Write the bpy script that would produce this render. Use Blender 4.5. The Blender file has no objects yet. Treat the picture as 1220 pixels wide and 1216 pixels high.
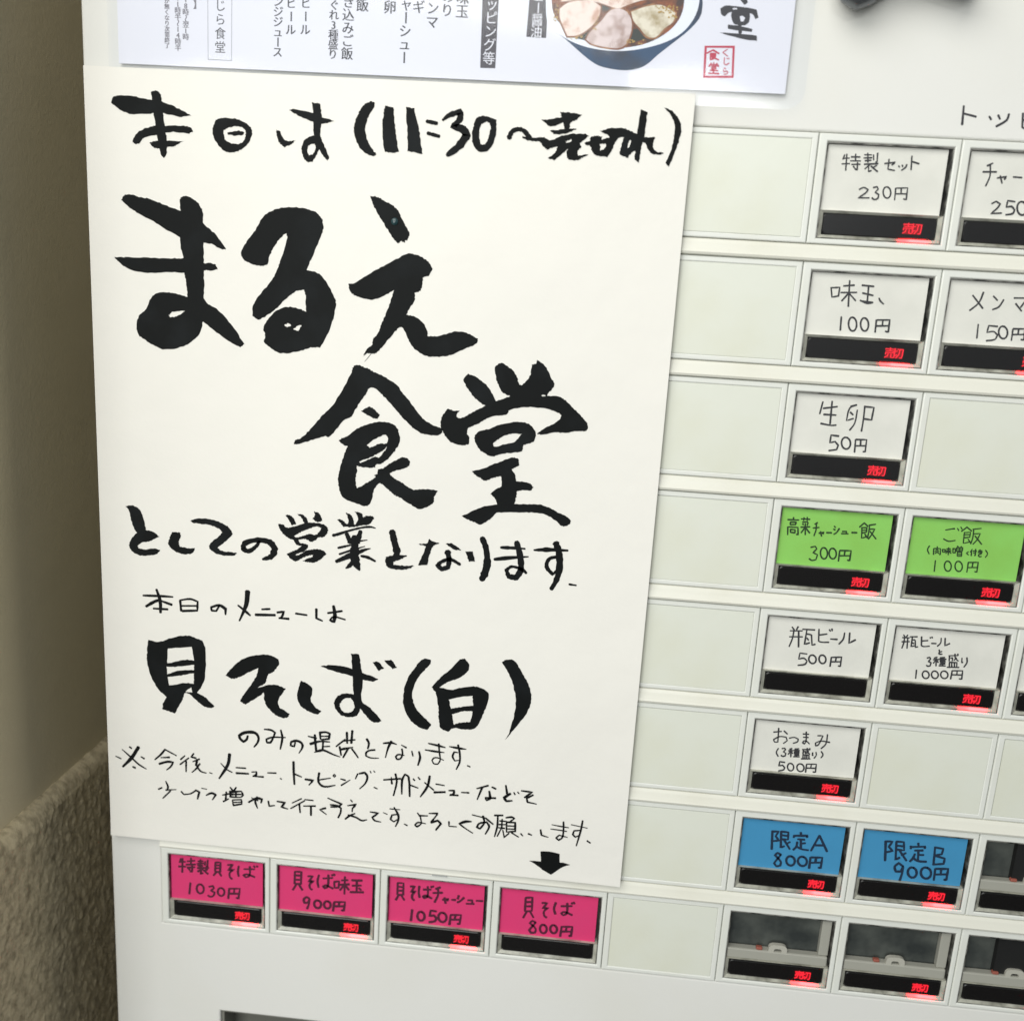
import bpy, bmesh, math, random
from mathutils import Vector, Matrix, noise, geometry

# ------------------------------------------------------------------ camera, world, lamps, exposure
sc = bpy.context.scene
COL = sc.collection
cam_d = bpy.data.cameras.new('camera'); cam = bpy.data.objects.new('camera', cam_d); COL.objects.link(cam)
cam_d.sensor_fit = 'HORIZONTAL'; cam_d.sensor_width = 36.0; cam_d.lens = 36.0*1106.793/1220.0
cam_d.clip_start = 0.01; cam_d.clip_end = 50
cam.matrix_world = Matrix(((0.995067, -0.075587, 0.064250, 0.156527), (0.078903, 0.210452, -0.974415, -0.335114),
                           (0.060132, 0.974678, 0.215378, -0.059386), (0, 0, 0, 1)))
cam_d.dof.use_dof = True; cam_d.dof.focus_distance = 0.345; cam_d.dof.aperture_fstop = 9.0
sc.camera = cam
w = bpy.data.worlds.new('World'); sc.world = w; w.use_nodes = True
bg = w.node_tree.nodes['Background']; bg.inputs[0].default_value = (0.90, 0.95, 1.0, 1); bg.inputs[1].default_value = 0.24
def area(name, loc, aim, sx, sy, power, colr, spread=math.pi):
    l = bpy.data.lights.new(name, 'AREA'); l.shape = 'RECTANGLE'; l.size = sx; l.size_y = sy; l.energy = power; l.color = colr; l.spread = spread
    o = bpy.data.objects.new(name, l); COL.objects.link(o); o.location = loc
    o.rotation_euler = (Vector(aim)-Vector(loc)).to_track_quat('-Z', 'Y').to_euler(); return o
area('ceiling_lamp', (-0.16, -0.58, 0.50), (0.04, 0, 0.0), 0.8, 0.6, 6.7, (1.0, 0.985, 0.94))
area('added_fill', (-0.30, -1.40, -0.10), (0.05, 0, -0.18), 0.7, 0.8, 10.2, (0.985, 1.0, 0.985))  # unseen soft fill, added to brighten the middle of the panel
area('doorway_light', (0.455, -2.05, 0.45), (0.16, 0, -0.05), 0.42, 0.13, 2.6, (0.97, 0.985, 1.0))
sc.cycles.sample_clamp_indirect = 3.0
sc.view_settings.view_transform = 'Standard'; sc.view_settings.look = 'None'
sc.view_settings.exposure = 0.08; sc.view_settings.gamma = 1.0; sc.view_settings.use_curve_mapping = False

INK = {
'line_open': 'P-13.11,0.67 -12.37,2.31 -9.38,3.15 -3.97,2.86 0.93,2.18 5.83,1.51 11.19,-0.4 15.37,-2.35 11.15,-2.9 5.75,-2.07 0.83,-2.29 -6.1,-2.79 -10.02,-1.62 -12.44,0.07;P1.29,4.69 2.97,5.38 4.71,3.95 5.02,0.4 5.87,-5.84 6.55,-11.23 6.27,-15.33 5.45,-16.74 4.28,-15.43 3.12,-9.58 2.26,-4.2 1.67,0.25;P-5.86,-11.63 -4.3,-9.02 -1.28,-7.25 2.7,-6.25 3.63,-8.92 -1.35,-10.24 -3.39,-12.15 -4.9,-12.68;P5.17,-6.32 11.59,-5.75 15.02,-6.14 15.99,-7.44 14.5,-8.14 9.58,-7.92 5.13,-8.4;P0.39,-11.79 2.59,-11.23 12.49,-10.76 9.5,-12.45 5.52,-13.27 2.54,-13.6 1.06,-12.85;P23.38,-5.03 24.37,-3.2 27.79,-2.59 32.18,-2.84 36.07,-4.89 36.85,-7.1 35.58,-10.3 33.13,-12.5 29.2,-13.77 26.25,-12.83 23.82,-9.96 22.86,-7.3/26.79,-6.67 28.26,-5.7 32.17,-5.07 34.12,-5.88 34.6,-7.65 33.62,-9.95 31.66,-10.76 29.21,-10.61 27.26,-9.35;P28.25,-7.32 31.68,-6.44 34.12,-6.78 33.82,-7.69 30.69,-8.1 28.25,-7.95;P45.4,-5.63 46.76,-5.74 47.95,-8.37 49.7,-9.01 52.12,-8.62 50.68,-10.04 48.26,-11.05 46.6,-9.78 45.61,-7.59;P49.81,1.07 51.54,1.41 57.33,0.52 61.19,-0.63 65.53,-1.76 62.19,-2.8 57.36,-2.13 53.49,-0.8;P57.76,3.81 60.64,3.5 61.19,-0.63 60.8,-6.43 62.11,-9.5 64.12,-13.71 63.36,-14.65 61.88,-13.1 59.39,-8.73 58.37,-5.2 58.31,-0.76;P54.56,-9.85 55.99,-7.81 58.88,-6.79 61.3,-7.3 61.32,-8.64 59.93,-12.29 58.51,-14.89 56.77,-15.69 55.1,-14.15 54.39,-11.66/56.51,-10.84 57.47,-9.72 58.92,-9.47 59.23,-10.71 58.29,-12.82 57.03,-13.33 56.34,-12.29;P77.8,4.96 79.52,4.77 79.28,3.27 77.46,0.11 76.41,-3.48 77.17,-7 79.19,-10.47 80.67,-11.74 79.24,-12.44 75.84,-11.08 73.35,-7.62 72.58,-3.65 73.63,0.38 75.46,3.54;P83.06,3.88 85.92,3.57 86.55,-1.24 87.4,-6.52 88.31,-10.75 85.44,-11.07 83.32,-10.72 82.35,-4.09 82.57,1.22;P90.18,3.76 93.03,3.45 94.43,-0.88 95.58,-6.13 96.44,-10.98 94.04,-10.65 91.35,-10.34 90.92,-3.69;S97.53,-0.42,0.62 101.02,-0.91,0.67;S97.98,-4.18,0.57 101.99,-5.02,0.62;S102.95,0.19,0.38 105.15,1.85,0.76 108.73,3.11,1.04 108.84,0.92,0.95 106.6,-1.75,0.95 109.79,-2.34,1.14 111.55,-4.01,1.34 108.87,-7.84,1.25 105.04,-10.91,0.77;P114.55,1.38 117.31,2.16 121.22,1.22 121.33,-3.23 119.96,-7.58 117.58,-9.35 114.71,-8.49 113.29,-5.58 113.51,-1.62/116.26,-0.51 118.1,0.56 119.22,-0.7 119.05,-3.99 117.79,-6.69 116.4,-7.09 115.54,-4.16;S125.76,-4.47,0.81 127.02,-2.11,0.68 130.14,-1.64,0.68 133.1,-4.32,0.81;P136.27,1.76 139.34,2.14 143.14,2.99 142.51,4.55 145.44,4.54 149.89,4.07 148.06,2.4 146.34,1.35 145.97,-0.6 148.53,-0.38 146.8,-1.28 144.79,-2.11 140.94,-2.43 139.58,-1.38 144.44,-0.76 143.76,1.48 140,-0.05;P130.4,-3.6 132.5,-3.9 134.58,-3.94 137.67,-3.65 139.8,-4.62 142.81,-3.17 146.86,-2.15 151.48,-1.94 152.65,-2.47 150.63,-4.26 149.66,-5.04 150.5,-5.97 149.32,-7.49 149.43,-8.95 153.26,-8.28 151.03,-9.46 149.54,-10.32 146.69,-10.31 145.55,-8.89 145.92,-6.92 144.46,-8.21 141.53,-10.8 139.41,-10.17 141.62,-8.35 142.51,-6.35 140.48,-6.93 138.97,-7.59 137.6,-6.58 136.21,-5.18 132.56,-4.97 130.44,-4.24/144.87,-4.58 146.73,-3.81 147.04,-4.58 145.27,-5.05;P151.43,-4.71 153.19,-4.14 153.1,-2.93 155.11,-2.35 157.18,-2.5 156.76,-3.73 159.5,-2.63 159.18,-1.92 157.6,-1.36 156.27,-0.84 160.02,0.3 164.11,0.39 166.72,-0.36 168.59,-1.24 169.17,6.47 171.51,5.86 171.33,2.26 171.22,-2.08 174.76,-1.82 174.4,-3.38 174.28,-4.84 175.43,-6.24 178.42,-6.58 176.56,-7.4 174.22,-7.02 172.56,-5.65 171.9,-3.98 170.58,-3.56 170.33,-6.48 170.15,-10.14 168.53,-9.25 168.55,-6.57 167.32,-7.11 166.19,-8.87 163.27,-7.79 163.61,-5.83 164.35,-2.4 162.82,-2.47 161.45,-4.48 160.62,-6.95 159.25,-8.96 155.07,-8.29 153.92,-6.78 153.31,-5.59 152,-5.41/156.45,-4.96 158.47,-4.52 158.4,-6.18 157.03,-7.02/166.22,-3.38 166.81,-3.06 166.48,-5.21 165.92,-5.82;P176.84,7.43 179.51,6.58 181.76,4.43 183.06,1.59 182.76,-2.31 181.5,-6.93 180.18,-11.06 179.04,-10 180.35,-5.68 180.93,-1.1 180.56,2.77 178.92,5.59',
'line_name': 'P-10.46,-31.39 -9.41,-29.93 -7.38,-29.36 -3.88,-30.12 0.13,-30.65 5.12,-32.26 11.1,-34 10.97,-30.28 12.19,-29.01 15.18,-29.6 17.65,-31.33 19.11,-34.04 19.27,-37.77 23.05,-40.86 27.52,-46.08 26.01,-46.35 22,-44.68 19.19,-44.37 19.21,-51.49 22.95,-51.46 24.45,-53.29 21.91,-53.82 19.18,-53.88 19.32,-59.15 19.57,-64.45 23.82,-67.11 27.88,-70.76 30.92,-74.49 33.97,-78.92 32.43,-80.3 28.85,-78.55 23.75,-75.43 18.67,-71.82 17.59,-75.81 15.5,-78.41 11.33,-81.15 4.05,-82.8 -0.07,-81.37 -4.17,-79.15 -5.68,-77.76 -6.11,-74.32 -4.99,-71.3 -2.34,-68.69 -0.71,-65.18 1.39,-63.11 5.51,-62.38 9.59,-62.81 13.15,-63.57 12.72,-58.57 11.96,-55.25 6.67,-55.26 -1.51,-55.93 -8.64,-54.99 -12.16,-52.78 -13.85,-51.15 -9.55,-51.01 -1.38,-50.74 6.76,-50.47 11.84,-50.19 10.89,-46.24 10.75,-42.94 5.95,-40.84 -0.04,-37.58 -5.03,-35.31 -8.5,-33.16/5.86,-70.44 7.94,-69.05 12.05,-68.5 9.97,-70.19 6.87,-71.07;P32.83,-46.92 35.04,-43.02 38.04,-39.11 41.01,-34.28 44.96,-31.76 49.89,-30.85 55.79,-30.91 60.23,-32.34 62.04,-34.56 62.29,-37.79 60.87,-41.6 58.48,-47.37 56.55,-51.74 60.54,-52.46 63.57,-55.13 66.14,-59.28 67.39,-62.08 66.79,-66.93 64.89,-72.87 61.95,-78.43 58.41,-78.65 54.37,-80.19 47.26,-81.33 43.68,-79.59 41.12,-77.78 41.63,-75.29 41.11,-72.88 42.62,-69.86 46.15,-66.25 50.17,-64.84 54.21,-65.28 56.53,-66.1 56.36,-60.81 55.63,-58.46 53.13,-59.09 50.14,-61.18 46.14,-65.28 42.11,-68.43 39.07,-70.08 36.84,-68.75 37.55,-64.35 40.07,-60.82 44.08,-55.79 46.06,-51.86 47.54,-47.99 49.48,-41.29 49.17,-39.44 47,-41.43 44.53,-44.85 43.05,-48.24 42.55,-50.64 40.05,-51.25 36.04,-50.53 33.53,-48.96/48.71,-71.43 50.22,-70.37 51.24,-71.28 49.73,-72.05/51.96,-72.69 53.77,-71.12 55.08,-71.04 53.79,-73.07;P78.8,-25.54 80.78,-25.58 83.21,-26.56 87.27,-28.62 88.64,-29.8 89.78,-31.76 91.49,-34.71 92.91,-37.17 92.7,-38.71 92.21,-39.86 91.55,-39.39 91.42,-40.42 90.06,-39.88 89.13,-40.95 87.36,-39.26 85.67,-37.06 82.87,-33.14 80.63,-29.72 79.5,-27.51;P71.83,-55.65 73.74,-55.28 78.02,-52.42 83.36,-49.26 88.66,-46.12 92.36,-44.11 95.59,-44.29 98.32,-45.31 100.53,-46.99 101.42,-49 100.17,-51.14 98.31,-51.77 98.14,-54.37 97.41,-56.5 95.55,-57.39 95.65,-60 94.11,-62.46 92.84,-64.91 95.86,-65.51 98.65,-67.19 100.27,-69.48 100.86,-71.99 103.75,-71.81 108.05,-70.58 111.53,-69.57 115.09,-70.15 118.86,-71.76 118.24,-73.4 114.27,-75.51 109.48,-77.96 105.15,-78.93 100.76,-78.95 97.98,-77.89 95.15,-75.66 93.39,-72.56 91.64,-69.48 90.54,-69.44 88.43,-71.81 85.26,-75.75 82.33,-79.05 80.68,-79.37 79.57,-79.34 78.48,-79.84 77.67,-80.64 78.71,-78.31 80.86,-76.03 81.35,-73.85 82.68,-72.43 83.95,-68.89 85.73,-64.55 87.47,-59.18 88.21,-56.78 85.27,-58.52 80.97,-60.35 77.69,-60.29 73.83,-59.2 72.15,-57.72;S80.52,-79.54,0.08 79.45,-80.96,0.08 78.27,-82.39,0.05;P52.55,-114.3 53.05,-112.72 55.12,-111.8 58.69,-108.23 62.74,-103.37 66.27,-99.59 69.25,-95.12 71.69,-90.46 73.63,-86.37 74.09,-84.6 75.84,-83.75 78.13,-84.34 80.16,-84.95 81.7,-85.84 84.76,-86.87 87.83,-88.4 90.4,-89.96 91.99,-92.09 94.62,-94.9 97.79,-98.68 100.69,-101.74 103.54,-103.3 107.13,-104.56 107.6,-106.04 105.73,-107.19 102.69,-107.15 100.13,-106.82 97.03,-105.27 94.4,-102.94 91.78,-100.6 88.63,-97.31 84.97,-93.81 82.37,-91.64 80.35,-91.78 79.38,-93.44 77.18,-96.58 75.47,-99.71 73.5,-102.88 71.47,-103.78 68.97,-106.74 66.46,-109.97 65.44,-110.66 64.4,-110.37 59.78,-111.98 55.65,-113.56;P77.53,-100.33 79.02,-99.07 80.64,-98.46 82.08,-99.01 83.12,-99.94 84.43,-101.21 83.61,-102.68 82.18,-102.53 80.11,-101.66;P69.33,-111.81 70.59,-110.7 72.63,-109.79 76.15,-106.74 80.2,-104.84 84.76,-103.61 87.82,-103.8 90.4,-104.98 91.6,-107.18 92.03,-110.7 90.69,-113.35 89.22,-115.5 87.24,-117.7 85.22,-119.13 83.69,-119.5 83.21,-120.57 80.64,-120.91 77.27,-120.75 76.23,-120.31 76.53,-122.09 76.08,-124.72 76.14,-127.32 76.6,-129.11 78.74,-127.64 81.29,-125.89 83.57,-124.16 82.77,-123.44 84.05,-123.09 84.26,-121.26 86.3,-120.6 88.81,-118.61 91.83,-116.85 93.34,-116.07 95.41,-116.69 96.22,-117.81 95.51,-119.4 92.99,-120.62 90.45,-121.48 88.52,-122.5 90.53,-124.16 93.68,-125.74 97.36,-127.8 100.44,-127.56 104.03,-127.29 106.87,-127.6 105.68,-129.77 105.28,-132.4 102.77,-134.17 99.96,-134.91 96.54,-133.34 92.84,-131.27 90.74,-130.38 88.09,-128.24 85.18,-126.12 84.17,-127.23 82.94,-129.41 82.5,-132.06 81.02,-135.06 79.47,-135.44 75.79,-134.41 72.64,-133.6 70.51,-131.4 69.66,-128.33 69.45,-125.73 70.05,-122.06 71.01,-118.37 71.98,-115.21 72.82,-113.61 71.16,-112.96/79.9,-112.59 82.9,-110.08 86.43,-108.15 87.48,-108.99 87.44,-111.03 86.53,-111.6 84.99,-111.46 82.97,-112.47 80.95,-113.44/77.23,-118.94 80.54,-117.31 83.58,-115.75 86.09,-113.93 87.33,-112.57 87.01,-113.61 85.63,-115.5 84.64,-116.86 83.09,-116.71 80.55,-117.93 77.76,-119.42;P106.86,-101.26 107.34,-99.58 109.17,-97.25 111.13,-97.66 113.34,-97.62 112.32,-99.51 113.19,-100.27 115.1,-99.86 118.84,-97.41 122.58,-95.23 120.88,-94.26 118.02,-92 115.96,-89.42 114.77,-87.6 114.32,-86.27 115.97,-84.17 118.2,-84.94 121.02,-86.64 123.31,-88.38 125.09,-90.98 126.43,-93.33 129,-92.34 131.39,-91.09 128.88,-90.18 127.1,-87.86 125.94,-84.7 125.2,-81.25 126.13,-80.39 127.72,-79.64 129.95,-80.67 132.23,-82.4 133.42,-84.2 134.4,-86.83 135.23,-87.05 136.77,-85.6 138.22,-82.81 138.44,-79.59 140.14,-79.05 140.17,-77.87 141.73,-78.57 144.04,-80.82 145.59,-83.67 146.83,-86 146.38,-87.38 144.9,-89.37 144.68,-90.2 148.48,-90.21 151.28,-91.37 154.17,-93.89 157.08,-96.41 159.13,-98.44 159.98,-100.3 159.12,-101.73 155.86,-101.96 152.12,-102.94 148.3,-103.04 143.99,-104.17 141.79,-104.05 143.86,-102.25 146.49,-100.7 149.1,-98.87 150.32,-96.87 148.88,-95.88 145.54,-94.86 140.62,-94.55 135.73,-94.99 131.42,-96.16 130.69,-97.69 127.16,-98.48 123.38,-99.84 120.72,-101.68 117.49,-103.28 116.47,-105.01 117.41,-107.17 117.52,-109.38 115.61,-110.08 112.25,-109.76 109.97,-108.53 108.2,-106.43 106.98,-104.02/142.51,-90.24 143.3,-89.8 144.24,-90.17 143.34,-90.5;P119.34,-107.03 120.09,-105.31 121.96,-104.07 124.14,-103.64 127.37,-102.04 131.69,-100.74 136.06,-100.22 138.83,-100.68 140.57,-102.21 141.54,-104.35 140.88,-106.88 138.74,-107.86 137.13,-108.53 136.99,-110.77 133.45,-111.58 129.61,-112.14 126.34,-113.32 123.52,-112.58 121.22,-111.07 120.01,-109.21/126.36,-108.75 127.66,-107.27 130.32,-105.42 133.57,-104.47 136.32,-104.44 135.31,-105.89 133.76,-107.66 129.96,-108.77 127.81,-109.76 126.53,-109.74;P119.14,-119.35 122.72,-118.25 128.14,-115.6 133.55,-113.24 135.79,-113.64 136.2,-115.85 133.54,-117.61 135.06,-119.86 135.46,-121.81 138.52,-121.86 140.79,-122.54 141.86,-123.58 140.93,-124.79 138.16,-125 135.97,-125.56 135.82,-127.73 135.42,-130.32 140.16,-130.13 144.61,-129.9 148.02,-130.78 151.46,-132.22 154.91,-133.66 156.42,-135.26 155.94,-136.45 153.5,-137.33 151.15,-135.68 147.66,-133.66 143.71,-133.11 138.12,-133.26 132.54,-133.69 128.92,-134.26 127.6,-135.8 126,-137.36 123.26,-139.02 120.97,-138.33 118.67,-137.65 116.06,-136.41 119.09,-134.74 123.47,-132.39 129.02,-130.99 128.06,-128.89 126.4,-127.31 127.6,-125.8 130.3,-124.17 129.8,-120.37 126.79,-121.33 124.07,-122.55 122.34,-121.66 120.04,-120.42',
'line_trading': 'P-12.36,-142.54 -9.12,-142.13 -6.73,-143.55 -5.6,-146.69 -4.66,-151.06 -6.19,-153.62 -7.8,-152.93 -9.36,-150.62 -10.47,-147.07 -10.96,-144.28;P-7.78,-152.53 -4.91,-151.49 -2.08,-151.67 0.72,-153.47 -2.98,-155.56 -6.26,-156.48 -7.93,-157.84 -7.55,-158.87 -5.11,-159 -1.43,-158.38 1.01,-158.75 -0.66,-160.52 -4.76,-161.52 -8.03,-161.37 -10.44,-159.93 -11.35,-157.71 -10.3,-155.17;P5.62,-151.3 8.86,-151.2 9.07,-152.81 8.22,-155.31 8.76,-156.74 11.59,-157.08 14.67,-156.99 13.59,-158.95 11.55,-159.53 8.31,-159.38 5.49,-157.98 4.15,-156.05 4.77,-153.56;P12.97,-146.2 15.79,-145.17 20.6,-145.04 25.4,-146.27 28.19,-148.06 29.38,-150.38 27.76,-152.12 25.34,-154.34 23.31,-156.13 25.32,-157.19 28.54,-157.33 31.11,-157.53 29.74,-158.62 25.31,-158.82 22.09,-158.1 20.08,-156.39 20.51,-154.73 23.75,-151.63 25.37,-149.89 23.78,-148.4 20.58,-147.45 16.57,-147.2 13.76,-146.94;S39.77,-152.13,0.48 38.58,-154.08,0.64 35.61,-156.35,0.89 33.21,-155.73,0.89 34.17,-153.39,0.97 38.97,-151.79,0.96 43.77,-152.29,1.12 45.77,-154.72,1.21 44.43,-157.66,1.13 40.99,-159.16,0.48;P49.66,-141.17 51.32,-141.15 52.81,-142.22 53.94,-144.55 52.1,-144.89 50.97,-142.93;P54.08,-140.38 56.11,-140.48 57.78,-141.84 58.54,-143.63 57.07,-143.94 55.75,-141.81;P60.5,-139.03 62.34,-139.44 63.27,-140.66 63.67,-142.3 62.03,-142.99 59.99,-141.85 60.89,-140.48;P46.92,-144.73 48.77,-144.96 50.26,-145.96 53.21,-145.36 56.15,-144.01 59.46,-143.38 63.14,-143.46 64.98,-144.06 66.04,-145.46 65.59,-147.17 64.32,-148.58 62.49,-148.92 61.03,-150.16 59.56,-150.84 58.07,-150.02 56.22,-149.98 54.74,-150.47 55.31,-151.55 56.98,-151.61 58.46,-152.05 58.3,-153.38 57.01,-154.61 58.86,-154.09 61.82,-153.47 64.41,-153.83 65.54,-155.05 64.45,-156.27 62.99,-157.71 61.15,-158.74 58.18,-158.87 56.32,-158.45 58.16,-157.54 60.01,-156.64 60.55,-155.84 58.89,-156.16 56.67,-157.1 55.2,-158.16 53.72,-158.97 51.84,-158.06 50.34,-156.29 52.19,-155.2 54.41,-154.07 55.88,-152.64 54.02,-152.41 52.89,-150.81 50.66,-149.86 48.79,-148.51 47.48,-146.74/52.88,-149.12 55.45,-147.42 58.75,-145.67 61.68,-144.69 63.35,-145.11 62.82,-146.46 61.36,-147.88 58.78,-147.9 56.2,-148.86 53.99,-149.6/53.69,-156.32 55.54,-155.3 57.2,-154.79 55.91,-155.65 54.25,-156.54;P69.34,-141.38 71.17,-141.34 73.03,-142.86 73.78,-143.55 72.14,-144.05 70.83,-142.85;P72.76,-138.63 74.41,-139.06 75.55,-140.82 75.96,-142.82 73.77,-142.99 73.53,-140.6;P76.02,-137.83 78.4,-138.19 79.35,-139.78 80.25,-139.16 82.79,-138.96 83.36,-139.83 82.14,-141.78 79.98,-142.69 76.33,-143.16 77.37,-140.67 76.78,-138.87;P71.94,-143.02 74.49,-142.56 77.06,-142.73 79.97,-142.39 76.34,-143.57 73.42,-143.95;S67.92,-147.66,0.59 69.82,-147.02,0.52 74.55,-145.16,0.41 79.27,-143.67,0.37 82.18,-143.25,0.37 84.02,-143.55,0.18;S73.12,-146.57,0.74 74.66,-149.81,1.02;S78.4,-145.22,0.83 77.23,-149.6,1.11;S70,-152.32,0.45 74.68,-150.86,0.37;S77.58,-149.13,0.37 81.04,-148.36,0.15;S70.53,-154.72,0.41 75.46,-152.67,0.37 80.19,-150.86,0.15;S75.87,-154.59,0.74 79.87,-152.38,0.56 82.41,-151.5,0.11;S76.07,-147.46,1.11 76.35,-151.54,1.48 76.25,-154.93,1.67 77.45,-158.6,1.31 78.41,-160.34,0.37;S69.37,-157.68,0.65 72.59,-155.98,0.84 75.5,-154.43,1.12;S76.3,-156.81,0.93 74.14,-159.26,0.67 73.04,-160.03,0.15;S78.82,-154.72,0.46 81.41,-155.07,0.59 84.31,-156.34,0.37;S90.32,-144.3,1.26 91.28,-148.05,1.35 92.43,-152.65,1.18 91.16,-154.46,0.68;P88.31,-154.44 91.12,-153.35 93.45,-152.99 96.38,-153.18 94.34,-154.63 91.2,-155.92 91.24,-157.12 95.27,-157.13 99.02,-156.82 96.99,-158.28 92.81,-158.88 89.44,-158.47 88.12,-156.43;P99.95,-148.37 103.67,-147.9 104.43,-146.14 106.13,-147.02 108.38,-147.35 106.19,-148.55 105.06,-151.19 104.01,-156.24 100.68,-156.51 102.57,-151.39 103.3,-148.95;P110.53,-147.35 113.17,-147.14 116.59,-149.4 114.1,-149.44;S111.49,-150.33,1.17 112.22,-153.59,0.84 111.94,-156.44,0.84 109.48,-157.33,0.93 107.92,-155.92,0.76 109.52,-154.41,0.67 112.63,-153.3,0.76 116.44,-154.96,0.5;P118.25,-149.69 120.89,-149.48 121.91,-153.23 119.69,-153.58;S124.15,-144.14,1 125.75,-147.81,1.17 126.56,-153.7,1.26 125.72,-158.04,1.43 124.76,-160.27,1.01;S131.3,-147.2,0.5 135.4,-147.03,0.66 140.31,-146.97,0.33;S129.11,-151.95,0.5 134.81,-150.89,0.75 141.73,-149.9,0.25;S137.06,-144.79,1.16 138.71,-150.15,1.08 139.19,-155.21,1.09 137.73,-158.32,1.09 134.83,-158.14,0.84 133.86,-155.65,0.67 135.83,-154.21,0.5 140.01,-155.14,0.67 141.4,-156.31,0.42;S143.6,-147.21,0.33 148.46,-146.65,0.83 156.18,-146.36,0.33;S151.53,-143.88,1.24 153.05,-148.13,1.16 153.47,-154.03,1.25 152.55,-158.37,1 150.98,-161.75,0.67;S152.7,-149.01,0.58 149.52,-150.11,0.75 148.74,-153.14,0.75 151.15,-155.92,0.58 153.06,-154.06,0.5;S157.53,-159.23,0.42 160.17,-159.43,0.33',
'line_menu_intro': 'S-6.41,-177.58,0.33 0.6,-177.23,0.5 5.54,-177.14,0.29;S-0.98,-174.61,0.41 0.4,-179.09,0.67 0.45,-183.96,0.5;S-5.28,-181.93,0.5 -1.93,-179.71,0.58 0.57,-178.66,0.42;S0.56,-179.08,0.33 5.06,-180.37,0.5;S-2.4,-182.52,0.33 3.38,-182.36,0.42;S8.39,-178.24,0.41 8.73,-182.57,0.42;S8.39,-178.24,0.33 12.5,-177.38,0.37 15.36,-178.22,0.41 15.15,-181.84,0.42 9.14,-182.53,0.42;S8.76,-180.47,0.33 14.93,-179.93,0.33;S23.94,-179.16,0.33 22.69,-181.36,0.33 20.89,-181.35,0.37 20.66,-180.03,0.41 23.94,-178.91,0.5 26.38,-180.2,0.58 26.36,-182.55,0.29;S35.11,-172.38,0.98 34.54,-177.83,0.74 31.83,-184.59,0.29;S31.28,-178.27,0.29 34.13,-180.37,0.5 36.16,-182.03,0.33;S40.63,-179.13,0.29 43.87,-178.69,0.41;S38.2,-181.52,0.5 45.91,-181.01,0.49;S46.72,-179.86,0.41 49.39,-179.29,0.41 48.35,-181.8,0.41 47.3,-182.06,0.33 51.35,-182.04,0.41;S54,-179.64,0.41 58.45,-179.92,0.29;S62.03,-177.12,0.49 62.09,-180.85,0.41 64.52,-181.72,0.25;S66.48,-178.39,0.37 72.07,-177.07,0.37;S68.67,-175.3,0.49 69.3,-178.97,0.65 68.95,-181.67,0.61 67.33,-181.23,0.33 68.75,-179.69,0.33 73.35,-180.45,0.29',
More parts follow.
